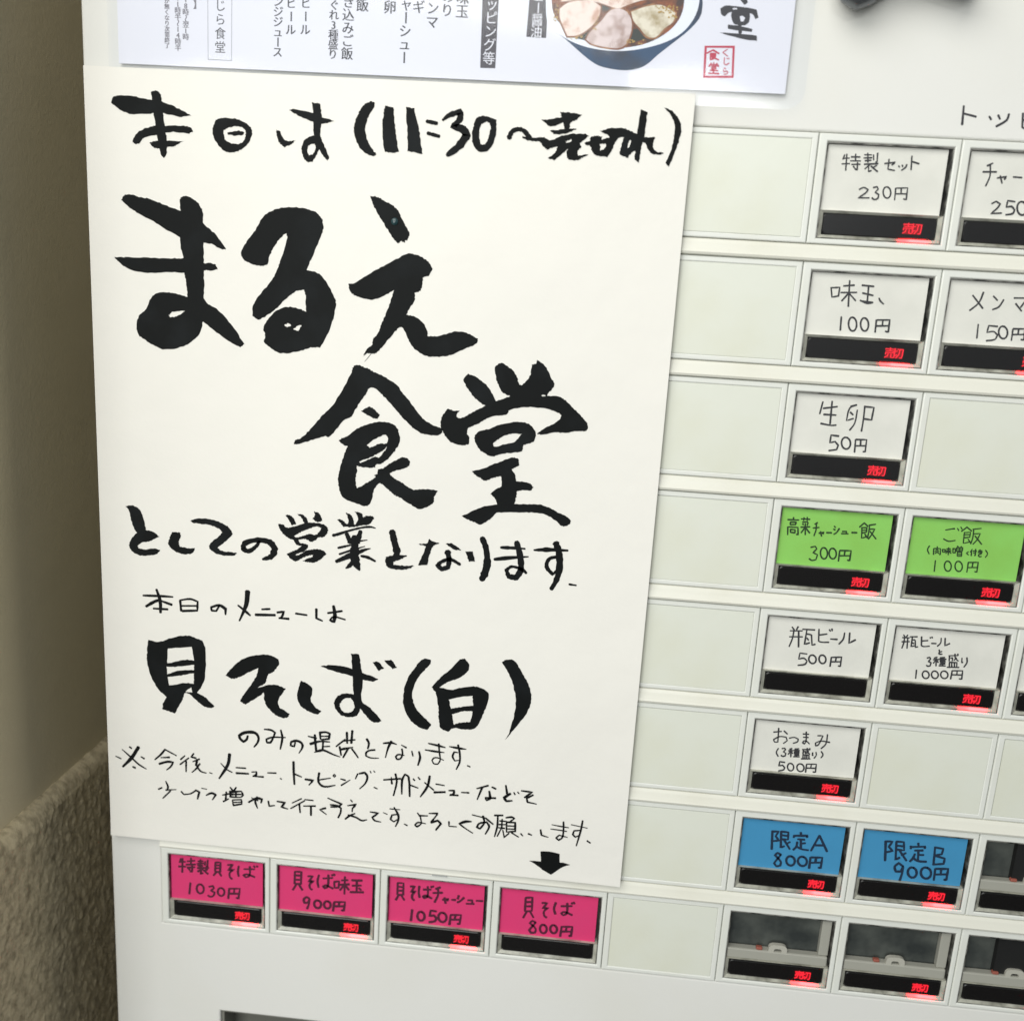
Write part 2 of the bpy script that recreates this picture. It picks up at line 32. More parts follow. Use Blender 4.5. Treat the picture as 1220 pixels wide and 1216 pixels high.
'line_dish': 'P-4.74,-195.52 -0.59,-196 4.44,-194.02 10.27,-192.48 14.39,-193.13 17.27,-194.57 18.29,-198.75 17.93,-209.12 16.63,-212.72 14.75,-215.95 18.25,-217.81 21.57,-221.18 19.88,-222.04 16.53,-221.04 12.39,-217.49 10.3,-216.37 9.46,-216.89 8.57,-219.61 5.52,-225.63 2.99,-224.99 0.3,-224.36 0.69,-221.68 2.27,-218.89 -1.04,-216.13 -3.87,-211.15 -5.4,-205.22 -5.27,-200.03/3.11,-198.41 12.68,-196.86 13.6,-202.61 10.11,-202.5 4.24,-204.33 2.73,-204.64/2.53,-206.22 7.56,-205.58 13.58,-204.17 13.54,-206.5 6.68,-207.57 2.72,-209.41/2.86,-210.35 8.33,-209.32 13.53,-207.8 13.3,-212.16 9.95,-212.3 3.21,-213.98/9.89,-215.97 12.44,-213.81 12.57,-216.16;P26.26,-207.66 28.35,-204.7 32.5,-200.46 37.44,-198.3 43.19,-197.52 46.88,-198.72 47.71,-200.35 45.68,-203.96 43.22,-205.91 41.99,-209.48 39.1,-211.48 45.71,-209.56 50.25,-210.86 49.03,-213.14 47.4,-215.91 47.83,-218.92 49.91,-220.03 52,-221.58 50.76,-223.19 47.44,-222.9 44.1,-220.59 42.01,-217.29 41.59,-213.41 38.69,-215.86 34.11,-219.1 32.03,-217.81 32.87,-215.98 35.78,-211.36 38.27,-207.23 39.5,-203.24 36.62,-204.8 32.48,-207.34 29.16,-208.77;P56.39,-207.09 58.86,-207.9 60.95,-210.29 60.43,-214.66 62.28,-217.53 64.78,-219.03 63.16,-220.67 59.42,-219.55 56.51,-217.65 54.99,-214.75 55.2,-210.83;P64.1,-200.21 68.49,-199.4 73.37,-199.56 80.23,-201.28 86.9,-203.42 84.7,-204.76 80.3,-204.04 73.43,-202.63 67.55,-201.43;P75.87,-194.04 79.07,-193.95 79.97,-198.75 80.81,-204.81 80.53,-213.1 83.53,-215.41 86.56,-218.24 88.6,-220.86 85.68,-221.77 82.86,-219.64 80.12,-216.25 78.1,-213.85 76.98,-208.26 76.59,-200.08;P69.57,-215.18 71.18,-211.91 74.59,-210.55 78.03,-211.26 80.07,-214.18 79.2,-218.95 75.79,-220.33 71.82,-219.35/71.94,-215.48 73.66,-212.92 76.1,-212.28 77.41,-213.91 77.67,-216.49 76.24,-218.3 73.78,-218.53 72.27,-217.01;P84.48,-196.81 86.4,-196.33 88.9,-198.74 87,-200.14;P89,-195.69 91.69,-195.13 94,-197.97 92.29,-198.84;P104.15,-193.49 107.04,-193.73 106.64,-195.79 104.35,-198.54 101.62,-202.87 100.41,-209.14 102.06,-214.15 105.11,-217.48 108.34,-220.29 106.79,-222.85 103.33,-221.83 99.8,-219.04 97.4,-214.59 96.86,-210.51 97.36,-205.32 99.12,-200.55 101.39,-196.78;P118.01,-192.73 119.88,-192.05 121.91,-194.39 121.11,-197.5 117.89,-200.33 113.66,-202.25 110.87,-204.56 115.24,-205.17 119.98,-203.7 124.74,-202.95 128.15,-203.95 130.2,-206.31 129.04,-211.55 127.8,-215.29 125.64,-220.16 120.84,-221.16 116.94,-221.02 115.08,-222.76 112.1,-221.49 111.19,-218.45 110.77,-213.31 109.54,-207.25 107.7,-204.86 111.17,-200.45 114.84,-196.56/114.66,-209.33 119.22,-207.87 123.79,-206.92 124.2,-210.99 119.42,-211.96 115.6,-213.05/116.19,-215.37 120.47,-213.62 124.12,-213.26 123.58,-217.77 119.74,-218.45 117.06,-219.44;P134.16,-191.96 137.88,-190.71 140.37,-192.69 143,-196.98 145.69,-201.79 146.49,-206.81 144.92,-212.08 141.01,-218.66 137.27,-224.02 138.73,-220.96 140.21,-213.57 140.57,-208.4 139.53,-202.37 137.27,-196.5',
'line_only': 'S35.09,-232.33,0.39 34.67,-233.92,0.48 33.4,-235.08,0.48 32.02,-233.96,0.52 31.6,-232.67,0.52 33.2,-231.4,0.56 35.72,-230.71,0.6 38.23,-230.91,0.56 39.49,-232.78,0.47 38.99,-235.05,0.39 37.61,-236.98,0.26;S41.79,-228.92,0.26 44.5,-228.96,0.43 46.18,-229.9,0.39 45.36,-232.2,0.34 44.32,-234.3,0.43 42.85,-234.45,0.39 42.64,-233.13,0.39 44.94,-232.02,0.34 50.37,-231.61,0.26;S48.47,-228.57,0.34 49.12,-231.83,0.43 48.31,-236.89,0.26;S54.35,-233.3,0.34 53.95,-235.12,0.34 52.48,-234.82,0.39 52.68,-233.25,0.39 54.76,-232.51,0.47 56.85,-233.28,0.47 57.29,-235.01,0.43 55.86,-237.83,0.17;S59.52,-230.13,0.26 62.85,-230.69,0.39;S62.2,-229.21,0.43 62.46,-232.72,0.47 62.93,-236.45,0.39;S60.39,-233.37,0.52 64.11,-231.89,0.39 68.26,-231.7,0.21;S64.26,-228.34,0.43 64.51,-230.97,0.3;S64.05,-228.14,0.43 66.53,-227.68,0.38 68.2,-228.17,0.43 67.82,-230.42,0.43 64.93,-231.06,0.3;S64.7,-229.62,0.26 67.6,-229.33,0.26;S65.57,-231.97,0.34 65.42,-235.53,0.34;S62.11,-236.75,0.17 64.18,-235.88,0.52 65.83,-235.49,0.43 69.6,-236.89,0.34 72.53,-237.71,0.17;S65.6,-233.96,0.26 68.3,-233.56,0.26;S74.44,-229.98,0.3 72.82,-231.47,0.34 70.78,-233.44,0.26;S72.23,-233.3,0.39 72.93,-237,0.3;S75,-226.89,0.41 75.24,-231.56,0.36;S77.18,-225.97,0.41 76.87,-231.4,0.41;S73.54,-230.7,0.36 78.37,-229.75,0.27;S72.3,-234.69,0.41 74.06,-234.04,0.46 77.57,-233.03,0.23;S75.6,-233.89,0.41 73.7,-237.87,0.28;S77.14,-233.74,0.32 78.51,-235.49,0.32 79.79,-237.35,0.23;S82.97,-228.91,0.41 83.9,-230.7,0.41 83.52,-233.1,0.27;S86.39,-233.28,0.36 84.2,-233.74,0.32 82.91,-234.81,0.36 82.95,-236.23,0.32 84.73,-236.85,0.27 88.03,-236.66,0.16;S89.59,-230.14,0.27 92.86,-229.58,0.41 94.98,-230.07,0.16;S92.84,-228.97,0.5 91.62,-231.82,0.36 90.66,-236.16,0.18;S96.82,-230.12,0.18 98.83,-231.09,0.32;S97.1,-231.74,0.32 97.4,-234.06,0.32 96.59,-236.03,0.32 95.28,-236.4,0.32 94.72,-235.37,0.32 95.65,-234.33,0.32 98.2,-234.45,0.16;S101.06,-232.28,0.23 101.57,-234.35,0.27;S103.9,-232.23,0.36 104.44,-234.77,0.41 103.69,-238.15,0.27;S107.45,-228.36,0.23 111.18,-228.92,0.45 114.25,-229.46,0.18;S106.26,-231.29,0.23 110.42,-231.58,0.41 113.91,-231.7,0.18;S111.58,-228.18,0.36 111.95,-231.66,0.32 112.41,-235.14,0.27 111.52,-236.88,0.27 109.99,-236.8,0.27 109.19,-235.47,0.27 110.1,-234.29,0.27 111.84,-234.26,0.23 113.84,-235,0.16;S115.74,-228.94,0.18 119.45,-229.27,0.45 122.49,-229.43,0.16;S119.17,-227.89,0.36 119.98,-231.32,0.41 120.16,-235.06,0.36 118.93,-238.4,0.23;S119.32,-231.15,0.18 117.8,-231.07,0.36 117.24,-233.01,0.36 118.19,-234.79,0.27 119.7,-234.4,0.18;S123.27,-236.3,0.27 124.38,-236.75,0.27',
'line_note': 'S-9.92,-241.7,0.66 -12.95,-246.74,0.66 -16.76,-251.02,0.43;S-16.84,-243.41,0.17 -12.95,-246.74,0.33 -10.04,-249.36,0.33 -6.87,-251.08,0.19;S-13.73,-241.99,0.33 -12.83,-242.62,0.33;S-19.61,-246.69,0.19 -17.34,-247.58,0.28;S-9.03,-245.86,0.24 -7.67,-246.6,0.38;S-12.6,-250.6,0.33 -11.47,-251.06,0.38;S-3.32,-246.59,0.24 -0.75,-244.06,0.38 1.13,-241.56,0.37;S1.12,-241.71,0.28 5.73,-243.89,0.23;S-0.78,-245.42,0.19 2.88,-244.9,0.38;S-1.53,-248.25,0.42 1.93,-246.93,0.47 4.3,-246.93,0.42 3.26,-248.98,0.33 1.49,-250.62,0.19;S9.28,-243.53,0.23 7.43,-245.41,0.33;S10.86,-244.34,0.23 7.16,-247.61,0.33;S9.7,-245.9,0.38 9.62,-250.61,0.24;S12.94,-242.2,0.28 11.78,-243.86,0.37 13.82,-244.14,0.33;S15.27,-244.38,0.33 12.43,-245.87,0.23;S14.26,-244.72,0.47 13.77,-247.42,0.42;S15.38,-246.39,0.33 13.75,-248.88,0.33 12,-250.61,0.19;S13.78,-246.94,0.28 15.57,-249.66,0.33 18.06,-250.28,0.19;S19.3,-249.91,0.19 20.47,-250.27,0.19;S27.66,-240.96,0.6 26.95,-245.6,0.61 23.28,-252.12,0.28;S24.01,-245.32,0.16 26.49,-247.82,0.28 28.75,-248.89,0.19;S30.23,-246.59,0.23 34.3,-246.48,0.29;S30.33,-249,0.41 35.42,-248.78,0.35;S36.72,-247.92,0.23 38.7,-247.54,0.23 38.42,-249.07,0.47 37,-249.7,0.23 41.52,-249.54,0.35;S43.21,-247.56,0.23 46.69,-247.32,0.29;S48.39,-249.44,0.23 48.96,-249.8,0.23;S53.72,-241.62,0.4 53.87,-246.28,0.41 54.21,-251.55,0.35;S53.99,-246.87,0.35 57.09,-247.94,0.23;S58.5,-248.82,0.35 61.86,-248.95,0.46 60.1,-251.18,0.2;S64.21,-245.4,0.4 64,-249.45,0.41 66.26,-251.21,0.41 70.83,-250.13,0.2;S64.26,-248.52,0.29 68.88,-247.26,0.23;S69.81,-246.15,0.23 70.35,-245.49,0.23 70.92,-246.03,0.23 70.37,-246.69,0.23 69.81,-246.15,0.23;S72.89,-247.21,0.23 74.85,-247.61,0.35;S76.79,-247.23,0.17 73.23,-250,0.35;S79.78,-244.23,0.29 78.89,-246.59,0.23;S80.33,-244.17,0.35 82.53,-243.47,0.46 83.68,-245.02,0.46 82.93,-248.09,0.35 80.66,-250.74,0.2;S84.72,-242.52,0.17 85.13,-243.38,0.23;S86.1,-242.26,0.17 86.67,-242.92,0.23;S86.41,-249.42,0.23 87.87,-249.98,0.23;S90.24,-245.83,0.32 97.01,-244.6,0.38;S93.24,-244.34,0.19 93.63,-247.26,0.38;S94.88,-242.72,0.38 95.54,-246.07,0.38 94.41,-252.26,0.29;S98.64,-242.6,0.31 97.64,-245.2,0.44 97.73,-251.25,0.29;S98.63,-242.47,0.31 100.19,-243.62,0.38 100.92,-251.98,0.35;S100.61,-246.86,0.32 104.17,-247.94,0.25;S102.02,-244.09,0.25 102.66,-244.81,0.31;S103.99,-243.23,0.25 104.75,-244.13,0.31;S108.6,-242.23,0.44 107.88,-246.76,0.5 105.17,-251.67,0.25;S106.61,-245.25,0.25 110.49,-248.2,0.28;S111.15,-245.44,0.28 114.61,-245.74,0.22;S110.59,-249.12,0.44 115.04,-248.52,0.38;S116.39,-247.72,0.25 118.61,-247.49,0.38 118.27,-249.1,0.44 116.78,-249.65,0.31 120.22,-249.43,0.35;S121.41,-247.99,0.22 124.48,-247.86,0.31;S127.44,-245.72,0.25 131.96,-243.94,0.37;S129.61,-244.83,0.44 127.87,-250.47,0.22;S133.37,-244.44,0.31 135.02,-245.06,0.34;S132.45,-246.31,0.38 133.05,-249.4,0.5 131.6,-250.4,0.31 130.94,-249.29,0.31 135.13,-249.05,0.38;S138.8,-243.1,0.28 139.55,-246.74,0.44;S140.85,-246.48,0.44 138.4,-248.5,0.56 139.38,-249.91,0.44 141.75,-249.47,0.25;S142.13,-245.82,0.22 142.67,-246.75,0.28;S143.61,-245.53,0.22 144.25,-246.25,0.22;S145.06,-244.86,0.31 149.37,-245.06,0.44 146.43,-247.66,0.31;S149.8,-246.19,0.37 147.34,-247.89,0.37 147.74,-249.49,0.37 151.36,-249.96,0.22;S-2.1,-259.54,0.33 -0.52,-258.64,0.29;S1.06,-255.68,0.24 1.93,-257.89,0.38 1.67,-259.39,0.33;S0.98,-259.56,0.33 5.36,-258.91,0.17;S2.96,-259.75,0.33 -0.34,-263.39,0.24;S7.42,-259.53,0.33 8.55,-260.74,0.29 11.31,-260.1,0.28 13.63,-258.39,0.38 14.99,-258.98,0.43 14.17,-262.26,0.29;S15.93,-257.17,0.19 18.12,-257.43,0.19;S17.82,-260.16,0.24 20.03,-258.95,0.43 21.85,-259.49,0.47 20.36,-261.95,0.19;S24.59,-259.33,0.27 27.45,-258.42,0.32;S26.2,-257.75,0.32 25.89,-261.64,0.36;S24.91,-262.18,0.36 27.21,-260.71,0.24;S27.8,-255.51,0.24 28.77,-256.75,0.35;S30.31,-255.25,0.26 29.33,-257,0.41;S27.91,-257.45,0.41 27.9,-259.9,0.41;S27.62,-257.6,0.59 32.46,-256.85,0.29 33.14,-258.43,0.41 32.17,-259.45,0.24 28.18,-259.75,0.35;S27.9,-258.67,0.41 32.46,-258.2,0.24;S30.19,-257.21,0.35 30.18,-259.66,0.3;S28.74,-261.03,0.24 29.02,-263.15,0.3;S28.74,-261.03,0.24 32.45,-260.52,0.3 32.56,-262.47,0.36 29.02,-263.46,0.36;S29.02,-262.11,0.24 32.33,-261.64,0.24;S35.41,-261.37,0.35 38.71,-259.25,0.47 40.98,-259.44,0.47 40.53,-261.14,0.29;S38.99,-258.61,0.35 38.14,-260.66,0.41 39.11,-263.62,0.24;S36.55,-259.17,0.18 39.28,-260.23,0.29;S43.53,-259.97,0.32 43.94,-262.19,0.35 46.21,-261.64,0.21;S47.1,-259.71,0.26 50.44,-259.97,0.41 48.93,-261.97,0.41 51.65,-262.66,0.21;S57.2,-257.43,0.26 53.33,-259.79,0.21;S58.5,-258.21,0.26 52.78,-262.29,0.26;S56.27,-259.97,0.35 56.7,-263.71,0.29;S58.5,-257.78,0.26 61.99,-257.84,0.26;S57.97,-260.7,0.26 62.92,-260.18,0.35;S61.07,-260.37,0.41 61.13,-264.59,0.35;S67.1,-260.65,0.47 64.64,-261.52,0.29 67.49,-263.48,0.21;S67.81,-256.08,0.21 70.86,-257.24,0.31 73.65,-258.2,0.42 71.91,-259.59,0.32 69.14,-259.88,0.32;S68.87,-258.93,0.26 71.91,-259.15,0.47 73.34,-259.99,0.37 73.23,-261.92,0.37 72.26,-264.39,0.32;S77.13,-255.87,0.21 77.91,-256.77,0.26;S75.93,-258.62,0.21 79.54,-257.69,0.42 78.07,-259.49,0.31;S77.97,-259.5,0.26 77.91,-261.15,0.26;S75.16,-264.63,0.37 77.04,-262.89,0.37 79.13,-261.73,0.24;S76.28,-262.7,0.32 79.58,-263.44,0.37 81.88,-264.57,0.37 84.03,-263.96,0.18;S85.15,-260.38,0.24 88.57,-260.56,0.42 86.12,-262.74,0.37 87.16,-264,0.32 89.79,-264.38,0.18;S90.47,-260.08,0.16 92.19,-260.72,0.21;S93.12,-258.16,0.24 97.27,-258.16,0.18;S94.79,-257.33,0.26 96.6,-260.52,0.42 96.69,-262.98,0.37 95.67,-265.73,0.24;S96.34,-260.28,0.26 94.1,-260.79,0.31 93.57,-262.77,0.37 94.95,-263.72,0.26 96.42,-262.46,0.21;S99.14,-264.2,0.21 100.41,-264.78,0.29;S104.3,-258.77,0.23 105.61,-260.38,0.31;S104.99,-259.9,0.37 108.47,-259.64,0.23;S105.62,-260.65,0.26 105.97,-263.35,0.26 104.28,-264.91,0.37 103.5,-264.17,0.31 104.71,-262.94,0.31 107.82,-263.16,0.18;S108.93,-258.5,0.23 112.5,-258.12,0.36 111.57,-259.74,0.26 109.93,-262.22,0.37;S109.93,-262.38,0.47 112.63,-261.27,0.42 113.93,-262.5,0.42 111.97,-265.56,0.29;S117.12,-261.22,0.34 117.21,-263.24,0.26 120.3,-263.18,0.18;S126.14,-260.24,0.21 123.77,-260.5,0.52 121.24,-261.7,0.36 123.41,-263.27,0.26 126.9,-265.3,0.18;S126.18,-257.24,0.21 132.08,-258.24,0.26;S130.54,-257.32,0.41 131.2,-260.24,0.36 129.61,-263.03,0.36 128.34,-262.46,0.36 129.24,-260.73,0.36 132.17,-259.87,0.36 133.25,-261.66,0.41 131.86,-265.2,0.23;S132.09,-258.51,0.36 134.77,-260.51,0.28;S135.05,-256.57,0.34 138.48,-256.2,0.31;S136.43,-256.69,0.31 136.45,-261.31,0.36 135.62,-265.89,0.23;S138.23,-257.85,0.26 138.23,-262.21,0.36;S137.29,-258.77,0.31 140.01,-258.75,0.26;S139.67,-257.16,0.31 141.85,-256.65,0.46 143.21,-257.05,0.26 141.48,-258.59,0.31;S140.02,-259.02,0.36 143.47,-258.92,0.41 143.7,-262.71,0.41 140.28,-263.35,0.31 140.04,-259.29,0.31;S140.37,-260.62,0.26 143.32,-260.46,0.26;S140.45,-261.97,0.26 143.4,-261.76,0.26;S137.14,-260.42,0.31 140.09,-260.1,0.26;S136.97,-261.8,0.26 139.45,-261.81,0.31;S137.99,-262.24,0.26 136.7,-265.66,0.26;S138.76,-262.7,0.26 139.41,-265.36,0.26;S141.3,-263.79,0.31 139.34,-265.92,0.23;S142.26,-263.41,0.31 145.23,-265.06,0.23;S145.97,-263.45,0.34 146.87,-264.39,0.21;S148.91,-263.13,0.34 150.37,-263.62,0.26;S153.68,-260.86,0.33 154.18,-263.21,0.36 156.99,-263.88,0.15;S157.92,-258.18,0.15 161.13,-258.54,0.26 164.67,-258.8,0.18;S157.56,-260.12,0.15 161.25,-260.26,0.26 164.06,-260.5,0.18;S162.44,-256.45,0.33 162.71,-260.1,0.36 162.45,-263.39,0.31 161.07,-264.64,0.36 160.03,-263.77,0.31 161.16,-262.45,0.31 164.49,-263.06,0.15;S165.54,-257.36,0.18 171.95,-258.18,0.18;S169.91,-255.16,0.33 169.5,-259.37,0.36 168.22,-266.42,0.23;S169.5,-259.37,0.26 166.86,-259.92,0.31 166.49,-261.59,0.36 167.54,-262.57,0.31 169.28,-261.56,0.18;S172.28,-263.68,0.31 173.66,-264.51,0.28;P154.32,-270.31 157.51,-270.07 161.89,-270.57 162.26,-274.39 164.23,-274.39 166.49,-274.91 164.34,-275.82 161.98,-277.46 159.19,-280.11 155.59,-278.18 152.47,-276.04 150.01,-274.93 152.13,-274.75 154.71,-274.79',
'card_5_0': 'S237.95,-4.87,0.2 240.04,-4.71,0.18;S237.76,-6.66,0.19 240.36,-6.45,0.2;S239.01,-3.5,0.21 239.32,-8.65,0.23;S238.34,-3.73,0.22 237.94,-5.19,0.21;S240.54,-4.3,0.23 243.44,-4.21,0.23;S241.88,-3.3,0.2 242.11,-5.45,0.23;S240.43,-5.56,0.18 243.8,-5.44,0.2;S240.96,-6.67,0.21 243.82,-6.49,0.21;S242.84,-5.97,0.22 243.03,-8.39,0.24 242.2,-7.98,0.23;S241.58,-7.17,0.21 242.06,-7.67,0.23;S244.78,-3.44,0.18 247.11,-3.35,0.18;S244.67,-4.44,0.18 247.34,-4.26,0.23;S245.78,-2.79,0.17 246.2,-5.73,0.23;S245.2,-5.3,0.24 247.17,-5.05,0.21;S247.7,-3.27,0.2 247.98,-4.95,0.17;S248.97,-2.69,0.23 249.17,-5.59,0.2 248.68,-5.54,0.21;S245.07,-6.41,0.23 249.59,-6.02,0.22;S247.03,-6.32,0.24 245.46,-7.9,0.17;S246.62,-6.99,0.17 246.83,-8.69,0.18 247.66,-8.28,0.22;S247.36,-6.89,0.22 249.74,-8.52,0.22;S249.23,-6.58,0.2 247.97,-7.4,0.2;S251.68,-5.87,0.21 255.14,-5.31,0.22 254.09,-6.22,0.22;S252.94,-4.43,0.22 253.03,-7.59,0.2 255.29,-7.9,0.19;S256.32,-6.33,0.2 256.69,-6.75,0.19;S257.45,-6.04,0.2 257.73,-6.55,0.21;S258.94,-5.83,0.23 258.63,-6.74,0.22 257.44,-7.74,0.19;S260.19,-3.08,0.22 260.55,-7.44,0.2;S260.55,-4.83,0.23 262.87,-5.39,0.23;S244.53,-14.5,0.2 245.97,-13.76,0.19 247.51,-14.44,0.22 246.65,-15.62,0.2 244.5,-17.15,0.21 248.25,-16.99,0.18;S249.08,-13.64,0.23 250.27,-13.33,0.21 250.75,-14.04,0.18 249.91,-15.15,0.21 251.21,-15.8,0.21 250.96,-17.01,0.23 249.91,-17.44,0.2 249.09,-16.91,0.23;S253.92,-13.26,0.22 254.65,-13.91,0.22 255.05,-14.97,0.22 254.97,-16.03,0.22 254.45,-16.69,0.22 253.67,-16.69,0.22 252.94,-16.04,0.22 252.54,-14.98,0.22 252.62,-13.92,0.22 253.14,-13.26,0.22 253.92,-13.26,0.22;S256.46,-13.45,0.23 256.63,-17.3,0.17;S256.54,-13.46,0.18 260.32,-13.19,0.21 260.41,-16.99,0.22 259.45,-16.73,0.18;S258.25,-13.31,0.24 258.43,-15.05,0.21;S256.55,-15.27,0.2 260.34,-15.11,0.2',
'card_5_1': 'S239.51,-46.82,0.22 240.27,-50.09,0.24 242.29,-49.59,0.24;S239.66,-46.98,0.24 242.44,-46.69,0.24 242.4,-49.7,0.26;S243.63,-46.15,0.24 247.27,-45.67,0.26;S243.03,-48.4,0.24 248.4,-48.03,0.24;S245.48,-44.19,0.23 246.16,-52.92,0.27;S245.49,-48.7,0.27 243.67,-51.2,0.25;S245.97,-48.58,0.21 248.42,-50.85,0.21;S249.81,-45.54,0.28 253.83,-45.71,0.27;S250.3,-48.12,0.26 254.02,-48.73,0.25;S252.05,-45.48,0.27 252.32,-51.1,0.22;S249.97,-50.75,0.21 254.26,-51.09,0.27;S249.86,-50.56,0.23 252.38,-51.5,0.24 254.26,-51.05,0.24;S244.28,-56.46,0.25 244.54,-61.07,0.27;S248.51,-56.52,0.26 249.32,-57.35,0.26 249.78,-58.71,0.26 249.72,-60.08,0.26 249.15,-60.94,0.26 248.3,-60.96,0.26 247.49,-60.12,0.26 247.03,-58.75,0.26 247.1,-57.38,0.26 247.66,-56.53,0.26 248.51,-56.52,0.26;S252.56,-56.47,0.26 253.35,-57.27,0.26 253.79,-58.57,0.26 253.73,-59.88,0.26 253.18,-60.7,0.26 252.36,-60.71,0.26 251.57,-59.91,0.26 251.12,-58.61,0.26 251.18,-57.3,0.26 251.73,-56.49,0.26 252.56,-56.47,0.26;S256.24,-56.81,0.27 256.37,-61.03,0.25;S256.34,-56.84,0.22 260.7,-56.59,0.28 260.81,-60.69,0.27 259.72,-60.46,0.23;S258.41,-56.7,0.23 258.49,-58.73,0.23;S256.41,-58.86,0.28 260.7,-58.56,0.23;S256.04,-49.44,0.21 256.67,-50.44,0.26 257.96,-51.41,0.17',
'card_5_2': 'S241.87,-86.05,0.25 241.31,-90.4,0.24;S242.28,-88.37,0.3 247.09,-87.43,0.25;S245.03,-85.65,0.26 245.35,-93.66,0.29;S242.71,-90.49,0.3 247.04,-90.45,0.24;S242.09,-93.74,0.3 245.83,-94.18,0.23 247.51,-93.94,0.27;S253.66,-86.4,0.24 251.41,-87.62,0.25 250.85,-92.14,0.22 253.17,-91.23,0.25;S253.54,-86.32,0.22 251.63,-87.01,0.26;S251.78,-89.08,0.29 252.88,-89.95,0.23;S254.08,-88.13,0.22 253.82,-92.82,0.22 252.39,-95.44,0.28;S256.47,-86.55,0.27 256.62,-91.32,0.24 256.51,-95.53,0.27;S256.41,-86.76,0.26 259.66,-86.9,0.27 259.43,-91.29,0.27 256.87,-91.09,0.29;S248.95,-97.79,0.29 246.23,-97.64,0.28 246.15,-100.36,0.27 247.9,-99.81,0.23 249.17,-101.08,0.28 248.78,-102.65,0.25 246.16,-103.21,0.29;S251.95,-98.12,0.27 252.84,-98.86,0.27 253.32,-100.08,0.27 253.2,-101.31,0.27 252.53,-102.09,0.27 251.57,-102.11,0.27 250.68,-101.36,0.27 250.2,-100.14,0.27 250.32,-98.91,0.27 250.99,-98.14,0.27 251.95,-98.12,0.27;S254.91,-98.57,0.24 255.14,-103.17,0.25;S254.97,-98.58,0.28 258.72,-98.38,0.23 258.81,-102.77,0.23 258.04,-102.67,0.23;S256.69,-98.5,0.28 256.88,-100.66,0.27;S255.02,-100.84,0.23 258.72,-100.56,0.23',
'card_6_0': 'S286.62,-4.05,0.21 284.92,-4.97,0.29;S283.87,-6.92,0.26 288.23,-6.71,0.26;S285.84,-4.66,0.25 286.32,-8.04,0.21 285.46,-11.32,0.25;S288.73,-8.63,0.23 291.68,-8.02,0.25 291.1,-8.95,0.26;S289.58,-7.82,0.22 290.57,-10.2,0.22;S293.78,-8.02,0.22 296.65,-8.09,0.24;S298.15,-6.52,0.22 298.77,-6.95,0.28;S297.99,-7.59,0.24 298.72,-8.07,0.28;S298.39,-9.76,0.25 299.51,-8.88,0.22 300.43,-7.17,0.25;S301.96,-8.42,0.24 303.64,-8.32,0.25 303.71,-9.77,0.22;S301.76,-9.89,0.24 304.52,-9.78,0.26;S304.97,-8.15,0.23 307.86,-8.16,0.25;S288.3,-16.77,0.23 289.62,-15.96,0.21 291.07,-16.73,0.25 290.36,-18.09,0.25 288.55,-19.92,0.22 292,-19.59,0.22;S295.73,-15.76,0.22 293.31,-15.56,0.26 293.21,-17.69,0.22 294.83,-17.34,0.28 296.01,-18.42,0.24 295.59,-19.56,0.28 293.38,-20.05,0.22;S298.37,-15.7,0.26 299.28,-16.48,0.26 299.81,-17.74,0.27 299.75,-19,0.27 299.12,-19.78,0.27 298.16,-19.78,0.27 297.24,-19,0.27 296.72,-17.74,0.27 296.78,-16.49,0.27 297.42,-15.71,0.26 298.37,-15.7,0.26;S301.09,-15.67,0.26 301.19,-19.83,0.22;S300.98,-15.5,0.22 304.91,-15.48,0.23 305.19,-19.63,0.28 304.31,-19.5,0.21;S302.81,-15.58,0.29 302.9,-17.48,0.28;S301.14,-17.71,0.24 304.94,-17.57,0.23',
'card_6_1': 'S290.4,-45.46,0.27 289.46,-49.03,0.24 286.81,-51.79,0.27;S287.01,-46.68,0.22 291.06,-50.84,0.26;S293.85,-46.54,0.22 295.42,-47.9,0.24;S294.29,-51.03,0.22 296.2,-50.03,0.26 297.43,-47.54,0.24;S300.71,-46.79,0.23 305.13,-46.57,0.24 303.4,-49.77,0.25;S301.55,-48.58,0.26 303.92,-50.96,0.22;S290.41,-56.21,0.21 290.69,-60.91,0.23;S296.92,-56.55,0.27 293.96,-56.43,0.25 293.72,-58.77,0.22 295.83,-58.3,0.21 297.36,-59.42,0.28 296.71,-60.92,0.23 293.95,-61.53,0.26;S299.15,-56.41,0.26 300.02,-57.16,0.26 300.52,-58.38,0.26 300.46,-59.61,0.26 299.86,-60.38,0.26 298.95,-60.39,0.26 298.08,-59.64,0.26 297.58,-58.41,0.26 297.64,-57.18,0.26 298.24,-56.42,0.26 299.15,-56.41,0.26;S302.12,-57.06,0.24 302.24,-60.95,0.22;S302.13,-57.01,0.27 306.07,-56.8,0.25 306.31,-60.59,0.24 305.33,-60.4,0.25;S304.01,-56.95,0.26 304.08,-58.7,0.24;S302.27,-58.93,0.24 306.02,-58.66,0.22',
